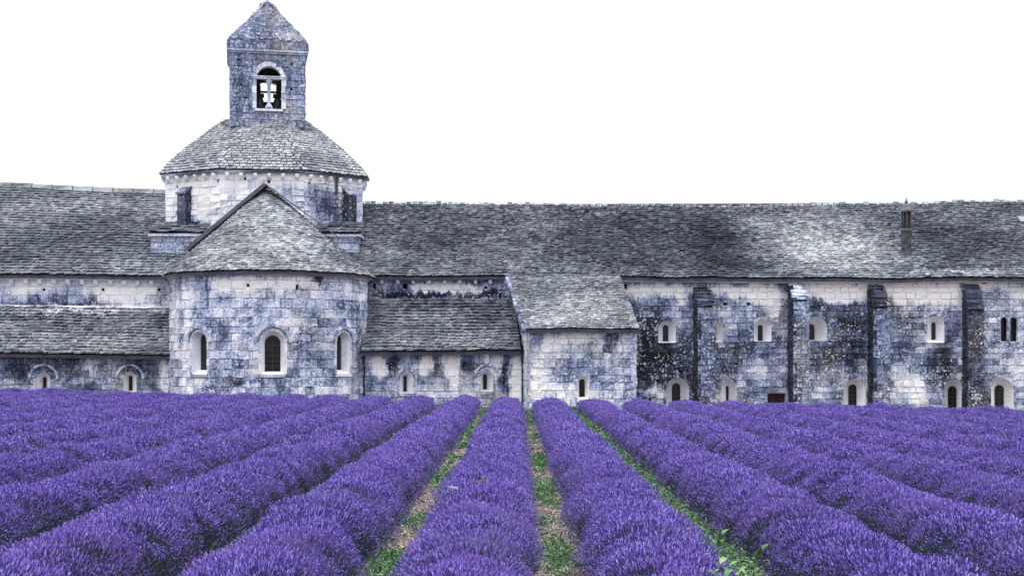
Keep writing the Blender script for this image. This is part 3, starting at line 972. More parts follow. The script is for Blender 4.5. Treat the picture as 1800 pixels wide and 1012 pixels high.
# ------------------------------------------------------------------ 5. annexe
def annexe():
    root = thing('abbey_annexe', 'square pale stone annexe with one small arched window under a sloping roof', 'annexe', (W(1025, 0, 62.5).x, 62.5, 0))
    YF = 62.5
    def P(u, v):
        a = W(924 + (1124 - 924) * u, 580, 62.15)
        b = W(893 + (1089 - 893) * u, 485, 66.75)
        p = a.lerp(b, v)
        p.z += 0.04 * mnoise.noise((p.x * .6, v * 2, 9)) + .02
        return p
    rm = roof_mat('annexe_roof', 64.5, 0.47, [(1010, 540, 90, 40, -.06), (930, 510, 30, 30, .05), (1060, 500, 40, 14, .08), (960, 560, 40, 14, -.1)], rnd=0.6, warm=.5)
    roof_part(root, 'roof', P, lay_tiles(P, 30, 0.23, 0.05, 14), rm)
    sm = stone_mat('annexe_stone', YF, 0.44, [(960, 610, 30, 30, -.15), (1010, 592, 50, 12, -.25), (1075, 600, 8, 40, .25), (1100, 600, 14, 20, -.1), (950, 680, 24, 40, -.2), (1000, 690, 60, 20, -.15), (1060, 640, 30, 40, .12), (1000, 640, 40, 16, .02), (940, 600, 10, 30, .1), (1105, 650, 14, 60, .05)], lichen=.7, warm=.1, spk=1.0)
    x0, x1 = W(932, 0, YF).x, W(1119, 0, YF).x
    Pw, L = straight((x0, YF), (x1, YF))
    zt = W(0, 581, YF).z
    holes = plane_windows(root, Pw, x0, YF, [dict(px=(1015, 1035, 660, 701, 1018, 1028, 666, 697), depth=.35)], 500, ring=.10, sur=sm)
    wall_part(root, Pw, L, -.5, zt, sm, 51, holes, sl=.5, ch=.33)
    # left side wall, a little oblique, rising to the main roof
    xb = W(906, 0, 66.9).x
    Pl, Ll = straight((xb, 66.9), (x0, YF))
    zback = W(0, 500, 66.9).z
    top = lambda u: zback + (zt - zback) * (u / Ll) - .05
    sl = stone_mat('annexe_side_stone', 64, 0.30, [(915, 600, 6, 60, -.1), (925, 560, 10, 30, .15)], lichen=.3)
    wall_part(root, Pl, Ll, -.5, zback, sl, 52, (), topf=top, sl=.55)
    Pr, Lr = straight((x1, YF), (W(1086, 0, 66.9).x, 66.9))
    wall_part(root, Pr, Lr, -.5, zback, sm, 53, (), topf=lambda u: zt + (zback - zt) * (u / Lr) - .05, sl=.55)
    m = MB()                                               # sloping coping up the left verge
    for i in range(9):
        a, b = P(0, i / 9), P(0, (i + 1) / 9 - .008)
        m.hexa([a + Vector((-.16, 0, -.18)), a + Vector((.03, 0, -.18)), b + Vector((.03, 0, -.18)), b + Vector((-.16, 0, -.18)), a + Vector((-.16, 0, .06)), a + Vector((.03, 0, .06)), b + Vector((.03, 0, .06)), b + Vector((-.16, 0, .06))])
    m.build('verge_coping', stone_mat('verge_stone', 64, .68, rnd=.3), root)
    m = MB()
    for i in range(10):
        a, b = P(i / 10, 0) + Vector((0, .1, -.03)), P((i + 1) / 10 - .004, 0) + Vector((0, .1, -.03))
        m.hexa([a + Vector((0, .05, -.10)), b + Vector((0, .05, -.10)), b + Vector((0, .4, -.10)), a + Vector((0, .4, -.10)), a, b, b + Vector((0, .4, 0)), a + Vector((0, .4, 0))])
    m.build('cornice', M_CORN, root)
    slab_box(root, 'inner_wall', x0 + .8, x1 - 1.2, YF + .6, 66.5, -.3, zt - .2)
annexe()

# ------------------------------------------------------------------ 6. apse
AX, AY, AR = W(474, 0, 65.5).x, 65.5, 4.66
def apse():
    root = thing('church_apse', 'round stone apse with three arched windows under a pointed half-cone roof below the bell tower', 'apse', (AX, AY, 0.15))
    ze = 6.14
    Rw = AR
    TH0, TH1 = math.radians(-100), math.radians(100)
    L = Rw * (TH1 - TH0)
    P = lambda u, z: Vector((AX + Rw * math.sin(TH0 + u / Rw), AY - Rw * math.cos(TH0 + u / Rw), z))
    sm = stone_mat('apse_stone', 62, 0.42, [(330, 520, 20, 30, -.3), (420, 500, 60, 16, -.35), (520, 500, 60, 14, -.25), (620, 510, 26, 18, -.1), (372, 500, 6, 40, .3), (560, 490, 10, 14, .45), (330, 500, 5, 30, .15),
        (400, 525, 16, 10, .15), (450, 540, 16, 10, .12), (610, 540, 30, 30, .12), (560, 560, 40, 30, .08), (550, 620, 30, 40, .10), (400, 590, 14, 22, .15), (540, 600, 18, 30, .12), (330, 600, 12, 60, -.15), (400, 640, 60, 16, .10),
        (480, 670, 110, 10, .15), (335, 675, 20, 20, -.2), (360, 665, 20, 10, -.25), (420, 670, 30, 8, .1), (590, 680, 40, 12, -.1), (630, 620, 14, 70, .14), (520, 560, 20, 16, -.1), (480, 615, 34, 40, -.1), (640, 580, 8, 60, .1), (345, 560, 20, 14, .05)],
        big=.4, streak=.35, spk=1.0, lichen=.85, rnd=.30, warm=.12)
    holes, wins = [], []
    for th, (w, h, wi, hi, xi, zi, d, hood) in ((12 - 43.8, (.94, 1.92, .62, 1.66, 0, .18, .36, .56)), (12, (1.02, 1.92, .70, 1.62, 0, .12, .34, .66)), (12 + 44, (.94, 1.92, .62, 1.66, 0, .18, .36, .56))):
        u = Rw * (math.radians(th) - TH0)
        zb = 1.60
        holes.append(hole_fn(u, zb - .02, w + .14, h + .09, True))
        put_window(root, P, u, zb, seed=int(th) + 99, w=w, h=h, wi=wi, hi=hi, xi=xi, zi=zi, depth=d, ring=.11, hood=(hood + .06, .13, .10), bars=5 if abs(th - 12) < 1 else 0)
        for sx in (-1, 1):                                  # short horizontal ends of the hood mould
            pass
    for px, py in ((438, 502), (520, 505)):
        s = (px - 474) / 174 * 1.0
        th = math.asin(s) + math.radians(10.2)
        holes.append(hole_fn(Rw * (th - TH0), H + (VY - py) * 60.9 / F - .08, .14, .2, False))
    wall_part(root, P, L, -.4, ze - .12, sm, 61, holes, sl=.55, ch=.36, maxn=300)
    # cornice ring
    m = MB()
    K = 40
    for i in range(K):
        a0, a1 = TH0 + (TH1 - TH0) * i / K, TH0 + (TH1 - TH0) * (i + .985) / K
        q = lambda r, a, z: Vector((AX + r * math.sin(a), AY - r * math.cos(a), z))
        m.hexa([q(Rw - .2, a0, ze - .13), q(Rw + .07, a0, ze - .13), q(Rw + .07, a1, ze - .13), q(Rw - .2, a1, ze - .13),
                q(Rw - .2, a0, ze), q(Rw + .16, a0, ze), q(Rw + .16, a1, ze), q(Rw - .2, a1, ze)])
    m.build('cornice', stone_mat('apse_cornice_stone', 62, .22, [(560, 484, 14, 8, .4), (380, 482, 10, 8, .25)], rnd=.4), root)
    # half-cone roof running back to the crossing tower
    apex = W(469, 329, 69.3)
    Re = AR + .24
    def base(u):
        # straight flanks either side of the half circle
        Lf, Lc = 3.2, math.pi * Re
        s = u * (2 * Lf + Lc)
        if s < Lf:
            return Vector((AX - Re, AY + Lf - s, ze + .02))
        if s > Lf + Lc:
            return Vector((AX + Re, AY + s - Lf - Lc, ze + .02))
        a = -math.pi / 2 + (s - Lf) / Re
        return Vector((AX + Re * math.sin(a), AY - Re * math.cos(a), ze + .02))
    def Pr(u, v):
        b = base(u)
        v = v * .985
        p = b.lerp(apex, v)
        p.z -= .12 * math.sin(math.pi * v) - 0.04 * mnoise.noise((b.x * .5, b.y * .5, v * 3))
        return p
    rm = roof_mat('apse_roof', 65, .42, [(470, 380, 60, 30, -.06), (520, 430, 60, 24, -.10), (400, 450, 60, 20, -.06), (330, 460, 40, 24, .08), (610, 450, 40, 24, .08), (560, 400, 30, 30, .06)], rnd=.6, warm=.35)
    roof_part(root, 'roof', Pr, lay_tiles(Pr, 38, .24, .055, 15), rm, nu=60)
    m = MB()
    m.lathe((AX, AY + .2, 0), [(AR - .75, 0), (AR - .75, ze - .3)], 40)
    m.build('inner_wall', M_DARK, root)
apse()

# ------------------------------------------------------------------ 7. crossing tower (octagonal drum)
DC = Vector((W(468.5, 0, 72.7).x, 72.7, 0))
ROT, SQ = math.radians(7), .7
def octp(th, a, z, rot=ROT):
    c = math.cos(((th + math.pi / 8) % (math.pi / 4)) - math.pi / 8)
    r = a / c
    x, y = r * math.sin(th), -r * math.cos(th) * SQ
    return Vector((DC.x + x * math.cos(rot) - y * math.sin(rot), DC.y + x * math.sin(rot) + y * math.cos(rot), z))

def drum():
    root = thing('crossing_tower', 'octagonal stone crossing tower with corbelled eave and pale tiled roof above the apse', 'crossing tower', (DC.x, DC.y, 7.0))
    A, ze = 5.06, 11.78
    sm = stone_mat('crossing_stone', 69, .20, [(310, 350, 14, 40, -.15), (350, 340, 18, 40, -.2), (400, 345, 40, 22, -.02), (430, 370, 40, 26, .08), (540, 345, 50, 30, .18), (575, 360, 40, 40, .2), (590, 370, 20, 30, .15), (632, 360, 8, 40, .05), (500, 315, 60, 8, -.2), (560, 318, 60, 8, -.1), (360, 318, 60, 8, -.2), (590, 395, 30, 10, .45), (345, 395, 40, 8, .4)], big=.35, spk=.9, lichen=.8, warm=.35, rnd=.25)
    holes_px = [(311, 327), (383, 318), (430, 313), (473, 318), (545, 320), (573, 322), (312, 375)]
    wall = None
    for f in range(8):
        th = math.radians(45 * f)
        a0, a1 = octp(th - math.pi / 8 + 1e-5, A, 0), octp(th + math.pi / 8 - 1e-5, A, 0)
        P, L = straight((a0.x, a0.y), (a1.x, a1.y))
        hs = []
        for px, py in holes_px:
            k = (px - VX) / F
            d = a1 - a0
            den = d.x - k * d.y
            if abs(den) < 1e-6 or f not in (0, 1, 7, 6, 2):
                continue
            t = (k * a0.y - a0.x) / den
            if .03 < t < .97:
                Y = a0.y + d.y * t
                hs.append(hole_fn(t * L, H + (VY - py) * Y / F - .08, .15, .15, False))
        vis = f in (0, 1, 7, 2, 6)
        if vis:
            wall_part(root, P, L, 7.2, ze - .05, sm, 100 + f, hs, sl=.55, ch=.36, maxn=120)
        else:
            V, FC = core_grid(P, L, 7.2, ze - .05, (), .05, .8)
            obj('wall', V, FC, sm, root)
    # eave cornice and corbels
    m = MB()
    K = 64
    for i in range(K):
        t0, t1 = 2 * math.pi * i / K, 2 * math.pi * (i + .99) / K
        m.hexa([octp(t0, A - .2, ze - .12), octp(t0, A + .16, ze - .12), octp(t1, A + .16, ze - .12), octp(t1, A - .2, ze - .12),
                octp(t0, A - .2, ze), octp(t0, A + .26, ze), octp(t1, A + .26, ze), octp(t1, A - .2, ze)])
    m.build('cornice', M_CORN, root)
    for f in (0, 1, 2, 6, 7):
        th = math.radians(45 * f)
        a0, a1 = octp(th - math.pi / 8 + 1e-5, A, ze - .12), octp(th + math.pi / 8 - 1e-5, A, ze - .12)
        d = (a1 - a0).normalized()
        n = Vector((d.y, -d.x, 0))
        corbels(root, [a0.lerp(a1, (i + .5) / 6) for i in range(6)], n, w=.17, h=.26, d=.22)
    # corner pilasters with weathered caps
    pm = stone_mat('pilaster_stone', 69, .85, (), lichen=.5)
    for px, top in ((329, 331), (611, 333)):
        best = min((abs((octp(math.radians(t), A, 0).x / octp(math.radians(t), A, 0).y * F + VX) - px), t) for t in range(-80, 81))
        th = math.radians(best[1])
        c = octp(th, A, 0)
        n = Vector((math.sin(th * .8 + ROT), -math.cos(th * .8 + ROT), 0))
        x = Vector((0, 0, 1)).cross(-n)
        zt, zb = H + (VY - top) * c.y / F, H + (VY - 398) * c.y / F
        m = MB()
        w, d = .30, .38
        m.hexa([c + x * sx * w + n * (d * sy) + Vector((0, 0, z)) for z, rows in ((zb, ((-1, -.6), (1, -.6), (1, 1), (-1, 1))),) for sx, sy in rows] +
               [c + x * sx * w + n * (d * sy) + Vector((0, 0, zt - (.32 if sy > 0 else -.1))) for sx, sy in ((-1, -.6), (1, -.6), (1, 1), (-1, 1))])
        po = m.build('pilaster', pm, root)
        m = MB()
        m.hexa([c + x * sx * w * 1.15 + n * (d * sy) + Vector((0, 0, zt - (.34 if sy > 0 else -.1))) for sx, sy in ((-1, -.5), (1, -.5), (1, 1.2), (-1, 1.2))] +
               [c + x * sx * w * 1.15 + n * (d * sy) + Vector((0, 0, zt - (.24 if sy > 0 else -.2))) for sx, sy in ((-1, -.5), (1, -.5), (1, 1.2), (-1, 1.2))])
        m.build('pilaster_cap', stone_mat('pilaster_cap_stone', 69, .6), po)
    # square base with sloping ledge, showing at both corners
    r2 = math.radians(2)
    loc = lambda x, y, z: Vector((DC.x + x * math.cos(r2) - y * math.sin(r2), DC.y + x * math.sin(r2) + y * math.cos(r2), z))
    bx, by = 5.22, 3.86
    zt = H + (VY - 411) * 68.9 / F
    bm2 = stone_mat('crossing_base_stone', 69, .55, [(320, 408, 30, 4, .2), (350, 420, 14, 8, -.1), (610, 415, 30, 8, -.15)], lichen=.7)
    for nm, a, b in (('front', (-bx, -by), (bx, -by)), ('l', (-bx, by), (-bx, -by)), ('r', (bx, -by), (bx, by))):
        P, L = straight(loc(*a, 0)[:2], loc(*b, 0)[:2])
        wall_part(root, P, L, 6.6, zt, bm2, 130 + len(nm), sl=.6, name='base_wall', maxn=80)
    def Pl(u, v):
        b = loc(-bx - .12 + 2 * (bx + .12) * u, -by - .12, zt)
        t = loc(-bx - .12 + 2 * (bx + .12) * u, -by + 1.9, zt + .75)
        return b.lerp(t, v)
    led = roof_mat('ledge_stone', 69, .62, [], rnd=.5)
    roof_part(root, 'ledge', Pl, lay_tiles(Pl, 5, .45, .06, 16), led, nu=6, maxn=60)
    m = MB()
    cp = [loc(sx * (bx + .12), sy * (by + .12), zt - q) for q in (.14, .02) for sx, sy in ((-1, -1), (1, -1), (1, 1), (-1, 1))]
    m.hexa(cp)
    m.build('base_moulding', M_CORN, root)
    # dark raking strip along the gable over the apse roof
    apex = W(469, 326, 68.4)
    m = MB()
    for end in (W(330, 441, 67.2), W(597, 419, 67.9)):
        d = (end - apex)
        s = Vector((0, -1, 0))
        up = d.cross(s).normalized()
        if up.z < 0:
            up = -up
        wd = .085 if end.x < apex.x else .025
        m.box(apex + d * .5 + up * (wd * .5), d * .5, Vector((0, .35, 0)), up * wd)
    m.build('raking_strip', M_LEAD, root)
    # roof
    prof = [(0.0, 5.30, 11.80), (.14, 4.92, 12.30), (.45, 3.92, 13.30), (.75, 2.88, 14.17), (1.0, 2.0, 14.83)]
    def Pr(u, v):
        th = (u - .5) * 2 * math.pi
        for (v0, r0, z0), (v1, r1, z1) in zip(prof[:-1], prof[1:]):
            if v <= v1 + 1e-9:
                t = (v - v0) / (v1 - v0)
                a, z = r0 + (r1 - r0) * t, z0 + (z1 - z0) * t
                break
        oc = octp(th, a, z)
        ci = Vector((DC.x + a * 1.04 * math.sin(th + 0) , DC.y - a * 1.04 * math.cos(th) * SQ, z))
        return oc.lerp(ci, .10 + .30 * v)
    rm = roof_mat('crossing_roof', 70, .36, [(470, 250, 120, 40, -.04), (560, 280, 60, 20, .08), (340, 285, 40, 16, .04), (420, 230, 30, 16, -.06)], rnd=.5, warm=.1)
    roof_part(root, 'roof', Pr, lay_tiles(Pr, 24, .24, .06, 17, keep=lambda p: p.y < DC.y + 1.2), rm, nu=64)
    m = MB()                                               # short rain pipe under the eave
    a = octp(math.radians(46), A + .12, ze - .1)
    m.tube([a, a + Vector((0, 0, -.9))], .07, 8)
    m.build('rain_pipe', M_LEAD, root)
drum()

# ------------------------------------------------------------------ 8. bell tower
BC = Vector((W(469.5, 0, 72.7).x, 72.7, 0))
def bell_tower():
    root = thing('bell_tower', 'square dark stone bell tower with twin-arched opening and steep pyramid roof on top', 'bell tower', (BC.x, BC.y, 14.6))
    rt = math.radians(11.5)
    ux, uy = Vector((math.cos(rt), math.sin(rt), 0)), Vector((-math.sin(rt), math.cos(rt), 0))
    loc = lambda x, y, z: Vector((BC.x, BC.y, z)) + ux * x + uy * y
    hw, z0, z1 = 1.93, 14.3, 18.08
    sm = stone_mat('bell_tower_stone', 71, .60, [(425, 150, 20, 50, .05), (515, 150, 18, 60, -.02), (460, 210, 60, 6, -.05), (440, 170, 8, 30, .1), (500, 170, 10, 40, .12)], big=.2, streak=.4, spk=1.0, lichen=.65, rnd=.08, warm=.1)
    corners = [(-hw, -hw), (hw, -hw), (hw, hw), (-hw, hw)]
    zb = H + (VY - 191) * 70.8 / F
    ow, oh = 1.28, (191 - 116) * 70.8 / F
    for i in range(4):
        a, b = loc(*corners[i], 0), loc(*corners[(i + 1) % 4], 0)
        P, L = straight((a.x, a.y), (b.x, b.y))
        hs = []
        if i in (0, 2):
            w2, h2, zz = (ow, oh, zb) if i == 0 else (1.9, 2.35, zb - .25)
            hs = [hole_fn(L / 2 + (.06 if i == 0 else 0), zz - .02, w2 + .12, h2 + .08, True)]
        if i == 0:
            for px, py in ((422, 108), (514, 112), (423, 152), (513, 155)):
                c = W(px, py, 70.8)
                hs.append(hole_fn((c - a).dot(ux), c.z - .07, .13, .14, False))
        wall_part(root, P, L, z0, z1, sm, 150 + i, hs, sl=.5, ch=.33, maxn=140)
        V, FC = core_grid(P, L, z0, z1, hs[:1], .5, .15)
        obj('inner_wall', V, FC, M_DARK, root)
        if i in (0, 2):
            put_window(root, P, L / 2 + (.06 if i == 0 else 0), zz, seed=3 + i, w=w2, h=h2, wi=w2, hi=h2, zi=0, depth=.42, ring=.20 if i == 0 else .12, pane=False, sill=i == 0, name='bell_opening')
    P0 = lambda x, z, d: loc(x + .06, -hw + d, z)
    zi = H + (VY - 137.5) * 70.8 / F
    m = MB()                                               # impost bar across the opening
    m.box(P0(0, zi, .10), ux * .86, uy * .16, Vector((0, 0, .05)))
    m.box(P0(0, zi + .075, .09), ux * .90, uy * .19, Vector((0, 0, .024)))
    m.build('impost', M_HOOD, root)
    m = MB()                                               # slender middle column with base and capital
    c = P0(0, 0, .12)
    zq = lambda py: H + (VY - py) * 70.8 / F
    m.lathe(c, [(.19, zq(191)), (.19, zq(187)), (.13, zq(184)), (.085, zq(181)), (.085, zq(150)), (.10, zq(149)), (.17, zq(143)), (.18, zq(140.2))], 12)
    m.build('column', M_HOOD, root, shade=True)
    # cornice
    m = MB()
    for (q, za, zb2) in ((.07, z1, z1 + .10), (.15, z1 + .102, z1 + .22)):
        m.hexa([loc(sx * (hw + q), sy * (hw + q), z) for z in (za, zb2) for sx, sy in ((-1, -1), (1, -1), (1, 1), (-1, 1))])
    m.build('cornice', M_CORN, root)
    # pyramid roof of stone slabs
    zc, za = z1 + .222, 21.30
    hb = hw + .13
    for i in range(4):
        c0, c1 = loc(*[q / hw * hb for q in corners[i]], zc), loc(*[q / hw * hb for q in corners[(i + 1) % 4]], zc)
        ap = Vector((BC.x, BC.y, za))
        a2, b2 = c0 + Vector((0, 0, .42)), c1 + Vector((0, 0, .42))
        def P(u, v, c0=c0, c1=c1, a2=a2, b2=b2, ap=ap):
            if v < .12:
                t = v / .12
                return c0.lerp(c1, u).lerp(a2.lerp(b2, u), t)
            t = (v - .12) / .88 * .985
            return a2.lerp(b2, u).lerp(ap, t)
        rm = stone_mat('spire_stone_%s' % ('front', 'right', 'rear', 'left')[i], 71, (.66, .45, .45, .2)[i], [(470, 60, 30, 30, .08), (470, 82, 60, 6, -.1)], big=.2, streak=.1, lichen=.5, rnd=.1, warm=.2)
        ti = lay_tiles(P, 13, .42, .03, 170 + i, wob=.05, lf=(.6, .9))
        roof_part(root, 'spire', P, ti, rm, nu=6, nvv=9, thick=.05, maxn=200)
    m = MB()
    m.lathe((BC.x, BC.y, za - .12), [(.16, 0), (.12, .08), (.08, .14), (.09, .2), (.02, .26)], 10)
    m.build('finial', M_HOOD, root)
    # timber bell frame, plus dark blocks added to close off the sky
    m = MB()
    zf = zq(155)
    m.box(P0(0, zf - .02, 1.0), ux * 1.4, uy * .06, Vector((0, 0, .045)))
    for y in (1.0,):
        for s in (-1, 1):
            m.tube([P0(s * .02, zq(136), y), P0(s * .62, zq(122), y)], .06, 6)
            m.tube([P0(s * .02, zq(136), y), P0(s * .30, zq(116), y)], .05, 6)
            m.box(P0(s * .60, zq(147), y), ux * .17, uy * .12, Vector((0, 0, .24)))
            m.box(P0(s * .60, zq(190), y), ux * .16, uy * .3, Vector((0, 0, .25)))
        m.box(P0(0, zq(137), y), ux * .9, uy * .08, Vector((0, 0, .07)))
    m.box(P0(0, zq(181), 1.75), ux * 1.3, uy * .05, Vector((0, 0, .36)))
    for sg in (-1, 1):
        m.box(P0(sg * .98, zq(149), 1.5), ux * .58, uy * .05, Vector((0, 0, .22)))  # added dark masses that narrow the sky beside the column
    m.box(P0(0, zq(121) + .2, 1.0), ux * .75, uy * .06, Vector((0, 0, .2)))
    m.build('bell_frame_and_blocks', M_WOOD, root)
    slab = MB()
    slab.hexa([loc(sx * (hw - .5), sy * (hw - .5), z) for z in (z0 + .1, z0 + .3) for sx, sy in ((-1, -1), (1, -1), (1, 1), (-1, 1))])
    slab.build('belfry_floor', M_DARK, root)
    for s, lab in ((-1, 'dark bronze bell hanging in the left half of the belfry opening'), (1, 'dark bronze bell hanging in the right half of the belfry opening')):
        bc = P0(s * .47, zq(186), 1.05)
        b = thing('bell', lab, 'bell', bc, 'bells in the belfry opening')
        m = MB()
        m.lathe(bc, [(.36, 0), (.345, .03), (.28, .12), (.235, .30), (.21, .46), (.16, .56), (.05, .60)], 16)
        m.build('bell_body', M_BRONZE, b, shade=True)
        m = MB()
        m.tube([bc + Vector((0, 0, -.05)), bc + Vector((0, 0, .3))], .025, 6)
        m.build('clapper', M_BAR, b)
        m = MB()
        m.box(bc + Vector((0, 0, .70)), ux * .24, uy * .08, Vector((0, 0, .11)))
        m.tube([bc + Vector((0, 0, .58)), bc + Vector((0, 0, .62))], .06, 6)
        m.build('yoke', M_WOOD, b)
bell_tower()

# ================================================================== LAVENDER
def flower_mats():
    t = NT('lavender_flower')
    r = t.rnd()
    o = t.n('ShaderNodeObjectInfo')
    big = t.noise(0.55, 3, 0.6)
    col = t.ramp(r, [(0.0, (0.024, 0.018, 0.10)), (0.34, (0.068, 0.045, 0.25)), (0.62, (0.16, 0.108, 0.49)), (0.86, (0.29, 0.215, 0.68)), (1.0, (0.40, 0.33, 0.74))])
    col = t.mix(t.range(t.noise(0.8, 5, 0.7), 0.50, 0.72, 0, .6), col, (0.14, 0.135, 0.27))
    col = t.mix(t.range(o.outputs['Random'], 0.6, 1.0, 0, .30), col, (0.21, 0.11, 0.42))
    t.color(col)
    t.b.inputs['Roughness'].default_value = .8
    s = NT('lavender_stem')
    r = s.rnd()
    s.color(s.ramp(r, [(0.0, (0.022, 0.036, 0.04)), (0.6, (0.045, 0.068, 0.075)), (1.0, (0.08, 0.11, 0.11))]))
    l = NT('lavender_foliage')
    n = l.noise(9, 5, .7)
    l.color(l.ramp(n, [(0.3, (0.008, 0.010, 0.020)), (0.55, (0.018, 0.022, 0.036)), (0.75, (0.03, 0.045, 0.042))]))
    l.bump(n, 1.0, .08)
    return t.m, s.m, l.m
M_FL, M_ST, M_FO = flower_mats()

def clump_mesh(seed, n, near=True):
    """Flowering stems of about 0.7 m of a lavender row: slim stalk and flower spike each."""
    r = np.random.RandomState(seed)
    y = r.uniform(-.40, .40, n)
    q = r.uniform(-1, 1, n)
    flank = r.uniform(0, 1, n) < .17
    ph = np.where(flank, np.radians(r.uniform(60, 100, n)) * np.sign(q), np.radians(68) * np.sign(q) * np.abs(q) ** 1.22)
    sx, cz = np.sin(ph), np.cos(ph)
    d = np.stack([sx * .66, y * .22, .42 + np.maximum(cz, .1) * .58], 1) + r.normal(0, .12, (n, 3))
    d /= np.linalg.norm(d, axis=1)[:, None]
    lump = 1 + .05 * np.sin(y * 7 + seed) + .05 * np.sin(ph * 4 + seed * 2)
    ln = r.uniform(.14, .28, n) * (.6 + .4 * np.maximum(cz, 0))
    rx = np.where(flank, .60 + .05 * (np.abs(ph) - np.radians(60)), .60)
    surf = np.stack([sx * rx, y * 1.05, .15 + cz * .47], 1) * lump[:, None]
    base = surf - d * (ln + np.abs(r.normal(0, .05, n)))[:, None]
    hl = (r.uniform(.024, .048, n) if near else r.uniform(.04, .07, n))
    hw = (r.uniform(.0034, .0058, n) if near else r.uniform(.0065, .0105, n))
    side = np.clip((np.abs(ph) - np.radians(32)) / np.radians(40), 0, 1)
    hl = hl * (1 - .55 * side)
    hw = hw * (1 - .35 * side)
    bend = np.stack([sx * .02, np.zeros(n), np.full(n, .03)], 1)
    tip = base + d * ln[:, None] + bend
    a = np.cross(d, r.normal(0, 1, (n, 3)))
    a /= np.linalg.norm(a, axis=1)[:, None]
    b = np.cross(d, a)
    hb = tip - d * hl[:, None]
    mid = hb + d * (hl * .42)[:, None]
    V, FC, MI = [], [], []
    sw = .0018 if near else .003
    k = 0
    P = []
    for q in (base - a * sw, base + a * sw, hb):
        P.append(q)
    if near:
        m2 = hb + d * (hl * .72)[:, None]
        for c0, w in ((hb, .45), (mid, 1.0), (m2, .85)):
            for t in range(3):
                ang = 2 * math.pi * t / 3
                P.append(c0 + (a * math.cos(ang) + b * math.sin(ang)) * (hw * w)[:, None])
        P.append(tip)
        fc = [(0, 1, 2)] + [(3 + t, 3 + (t + 1) % 3, 6 + (t + 1) % 3, 6 + t) for t in range(3)] + [(6 + t, 6 + (t + 1) % 3, 9 + (t + 1) % 3, 9 + t) for t in range(3)] + [(9 + t, 9 + (t + 1) % 3, 12) for t in range(3)]
        nvp = 13
    else:
        for t in range(3):
            ang = 2 * math.pi * t / 3
            P.append(mid + (a * math.cos(ang) + b * math.sin(ang)) * hw[:, None])
        P.append(tip)
        P.append(hb)
        fc = [(0, 1, 2)] + [(3 + t, 3 + (t + 1) % 3, 6) for t in range(3)] + [(3 + (t + 1) % 3, 3 + t, 7) for t in range(3)]
        nvp = 8
    A = np.stack(P, 1).reshape(-1, 3)
    FCS, IDX = [], []
    for i in range(n):
        o = i * nvp
        for j, f in enumerate(fc):
            FCS.append(tuple(o + q for q in f))
            IDX.append(0 if j else 1)
    return mesh('flower_clump', A, FCS, mats=[M_FL, M_ST], idx=IDX)

src = bpy.data.collections.new('flower_clumps')            # source shapes of the flowering stems, only instanced
NEARN, FARN = 6, 5
for i in range(NEARN):
    src.objects.link(bpy.data.objects.new('clump_a%02d' % i, clump_mesh(i + 1, 2000, True)))
for i in range(FARN):
    src.objects.link(bpy.data.objects.new('clump_b%02d' % i, clump_mesh(i + 40, 1100, False)))

def scatter_tree(name, coll):
    g = bpy.data.node_groups.new(name, 'GeometryNodeTree')
    g.interface.new_socket('Geometry', in_out='INPUT', socket_type='NodeSocketGeometry')
    g.interface.new_socket('Geometry', in_out='OUTPUT', socket_type='NodeSocketGeometry')
    gi, go = g.nodes.new('NodeGroupInput'), g.nodes.new('NodeGroupOutput')
    ci = g.nodes.new('GeometryNodeCollectionInfo')
    ci.inputs['Collection'].default_value = coll
    ci.inputs['Separate Children'].default_value = True
    ci.inputs['Reset Children'].default_value = True
    ip = g.nodes.new('GeometryNodeInstanceOnPoints')
    ip.inputs['Pick Instance'].default_value = True
    def attr(nm, typ):
        a = g.nodes.new('GeometryNodeInputNamedAttribute')
        a.data_type = typ
        a.inputs['Name'].default_value = nm
        return a.outputs['Attribute']
    L = g.links.new
    L(gi.outputs[0], ip.inputs['Points'])
    L(ci.outputs[0], ip.inputs['Instance'])
    L(attr('pick', 'INT'), ip.inputs['Instance Index'])
    L(attr('rot', 'FLOAT_VECTOR'), ip.inputs['Rotation'])
    L(attr('scl', 'FLOAT_VECTOR'), ip.inputs['Scale'])
    L(ip.outputs[0], go.inputs[0])
    return g
TREE = scatter_tree('flower_scatter', src)

def instancer(name, pts, picks, rots, scls, parent, tree, mats):
    me = bpy.data.meshes.new(name)
    me.from_pydata([tuple(p) for p in pts], [], [])
    for nm, typ, data, key in (('pick', 'INT', picks, 'value'), ('rot', 'FLOAT_VECTOR', rots, 'vector'), ('scl', 'FLOAT_VECTOR', scls, 'vector')):
        at = me.attributes.new(nm, typ, 'POINT')
        at.data.foreach_set(key, np.asarray(data, dtype=np.int32 if typ == 'INT' else np.float32).ravel())
    o = bpy.data.objects.new(name, me)
    C.objects.link(o)
    md = o.modifiers.new('scatter', 'NODES')
    md.node_group = tree
    o['kind'] = 'stuff'
    adopt(o, parent)
    return o

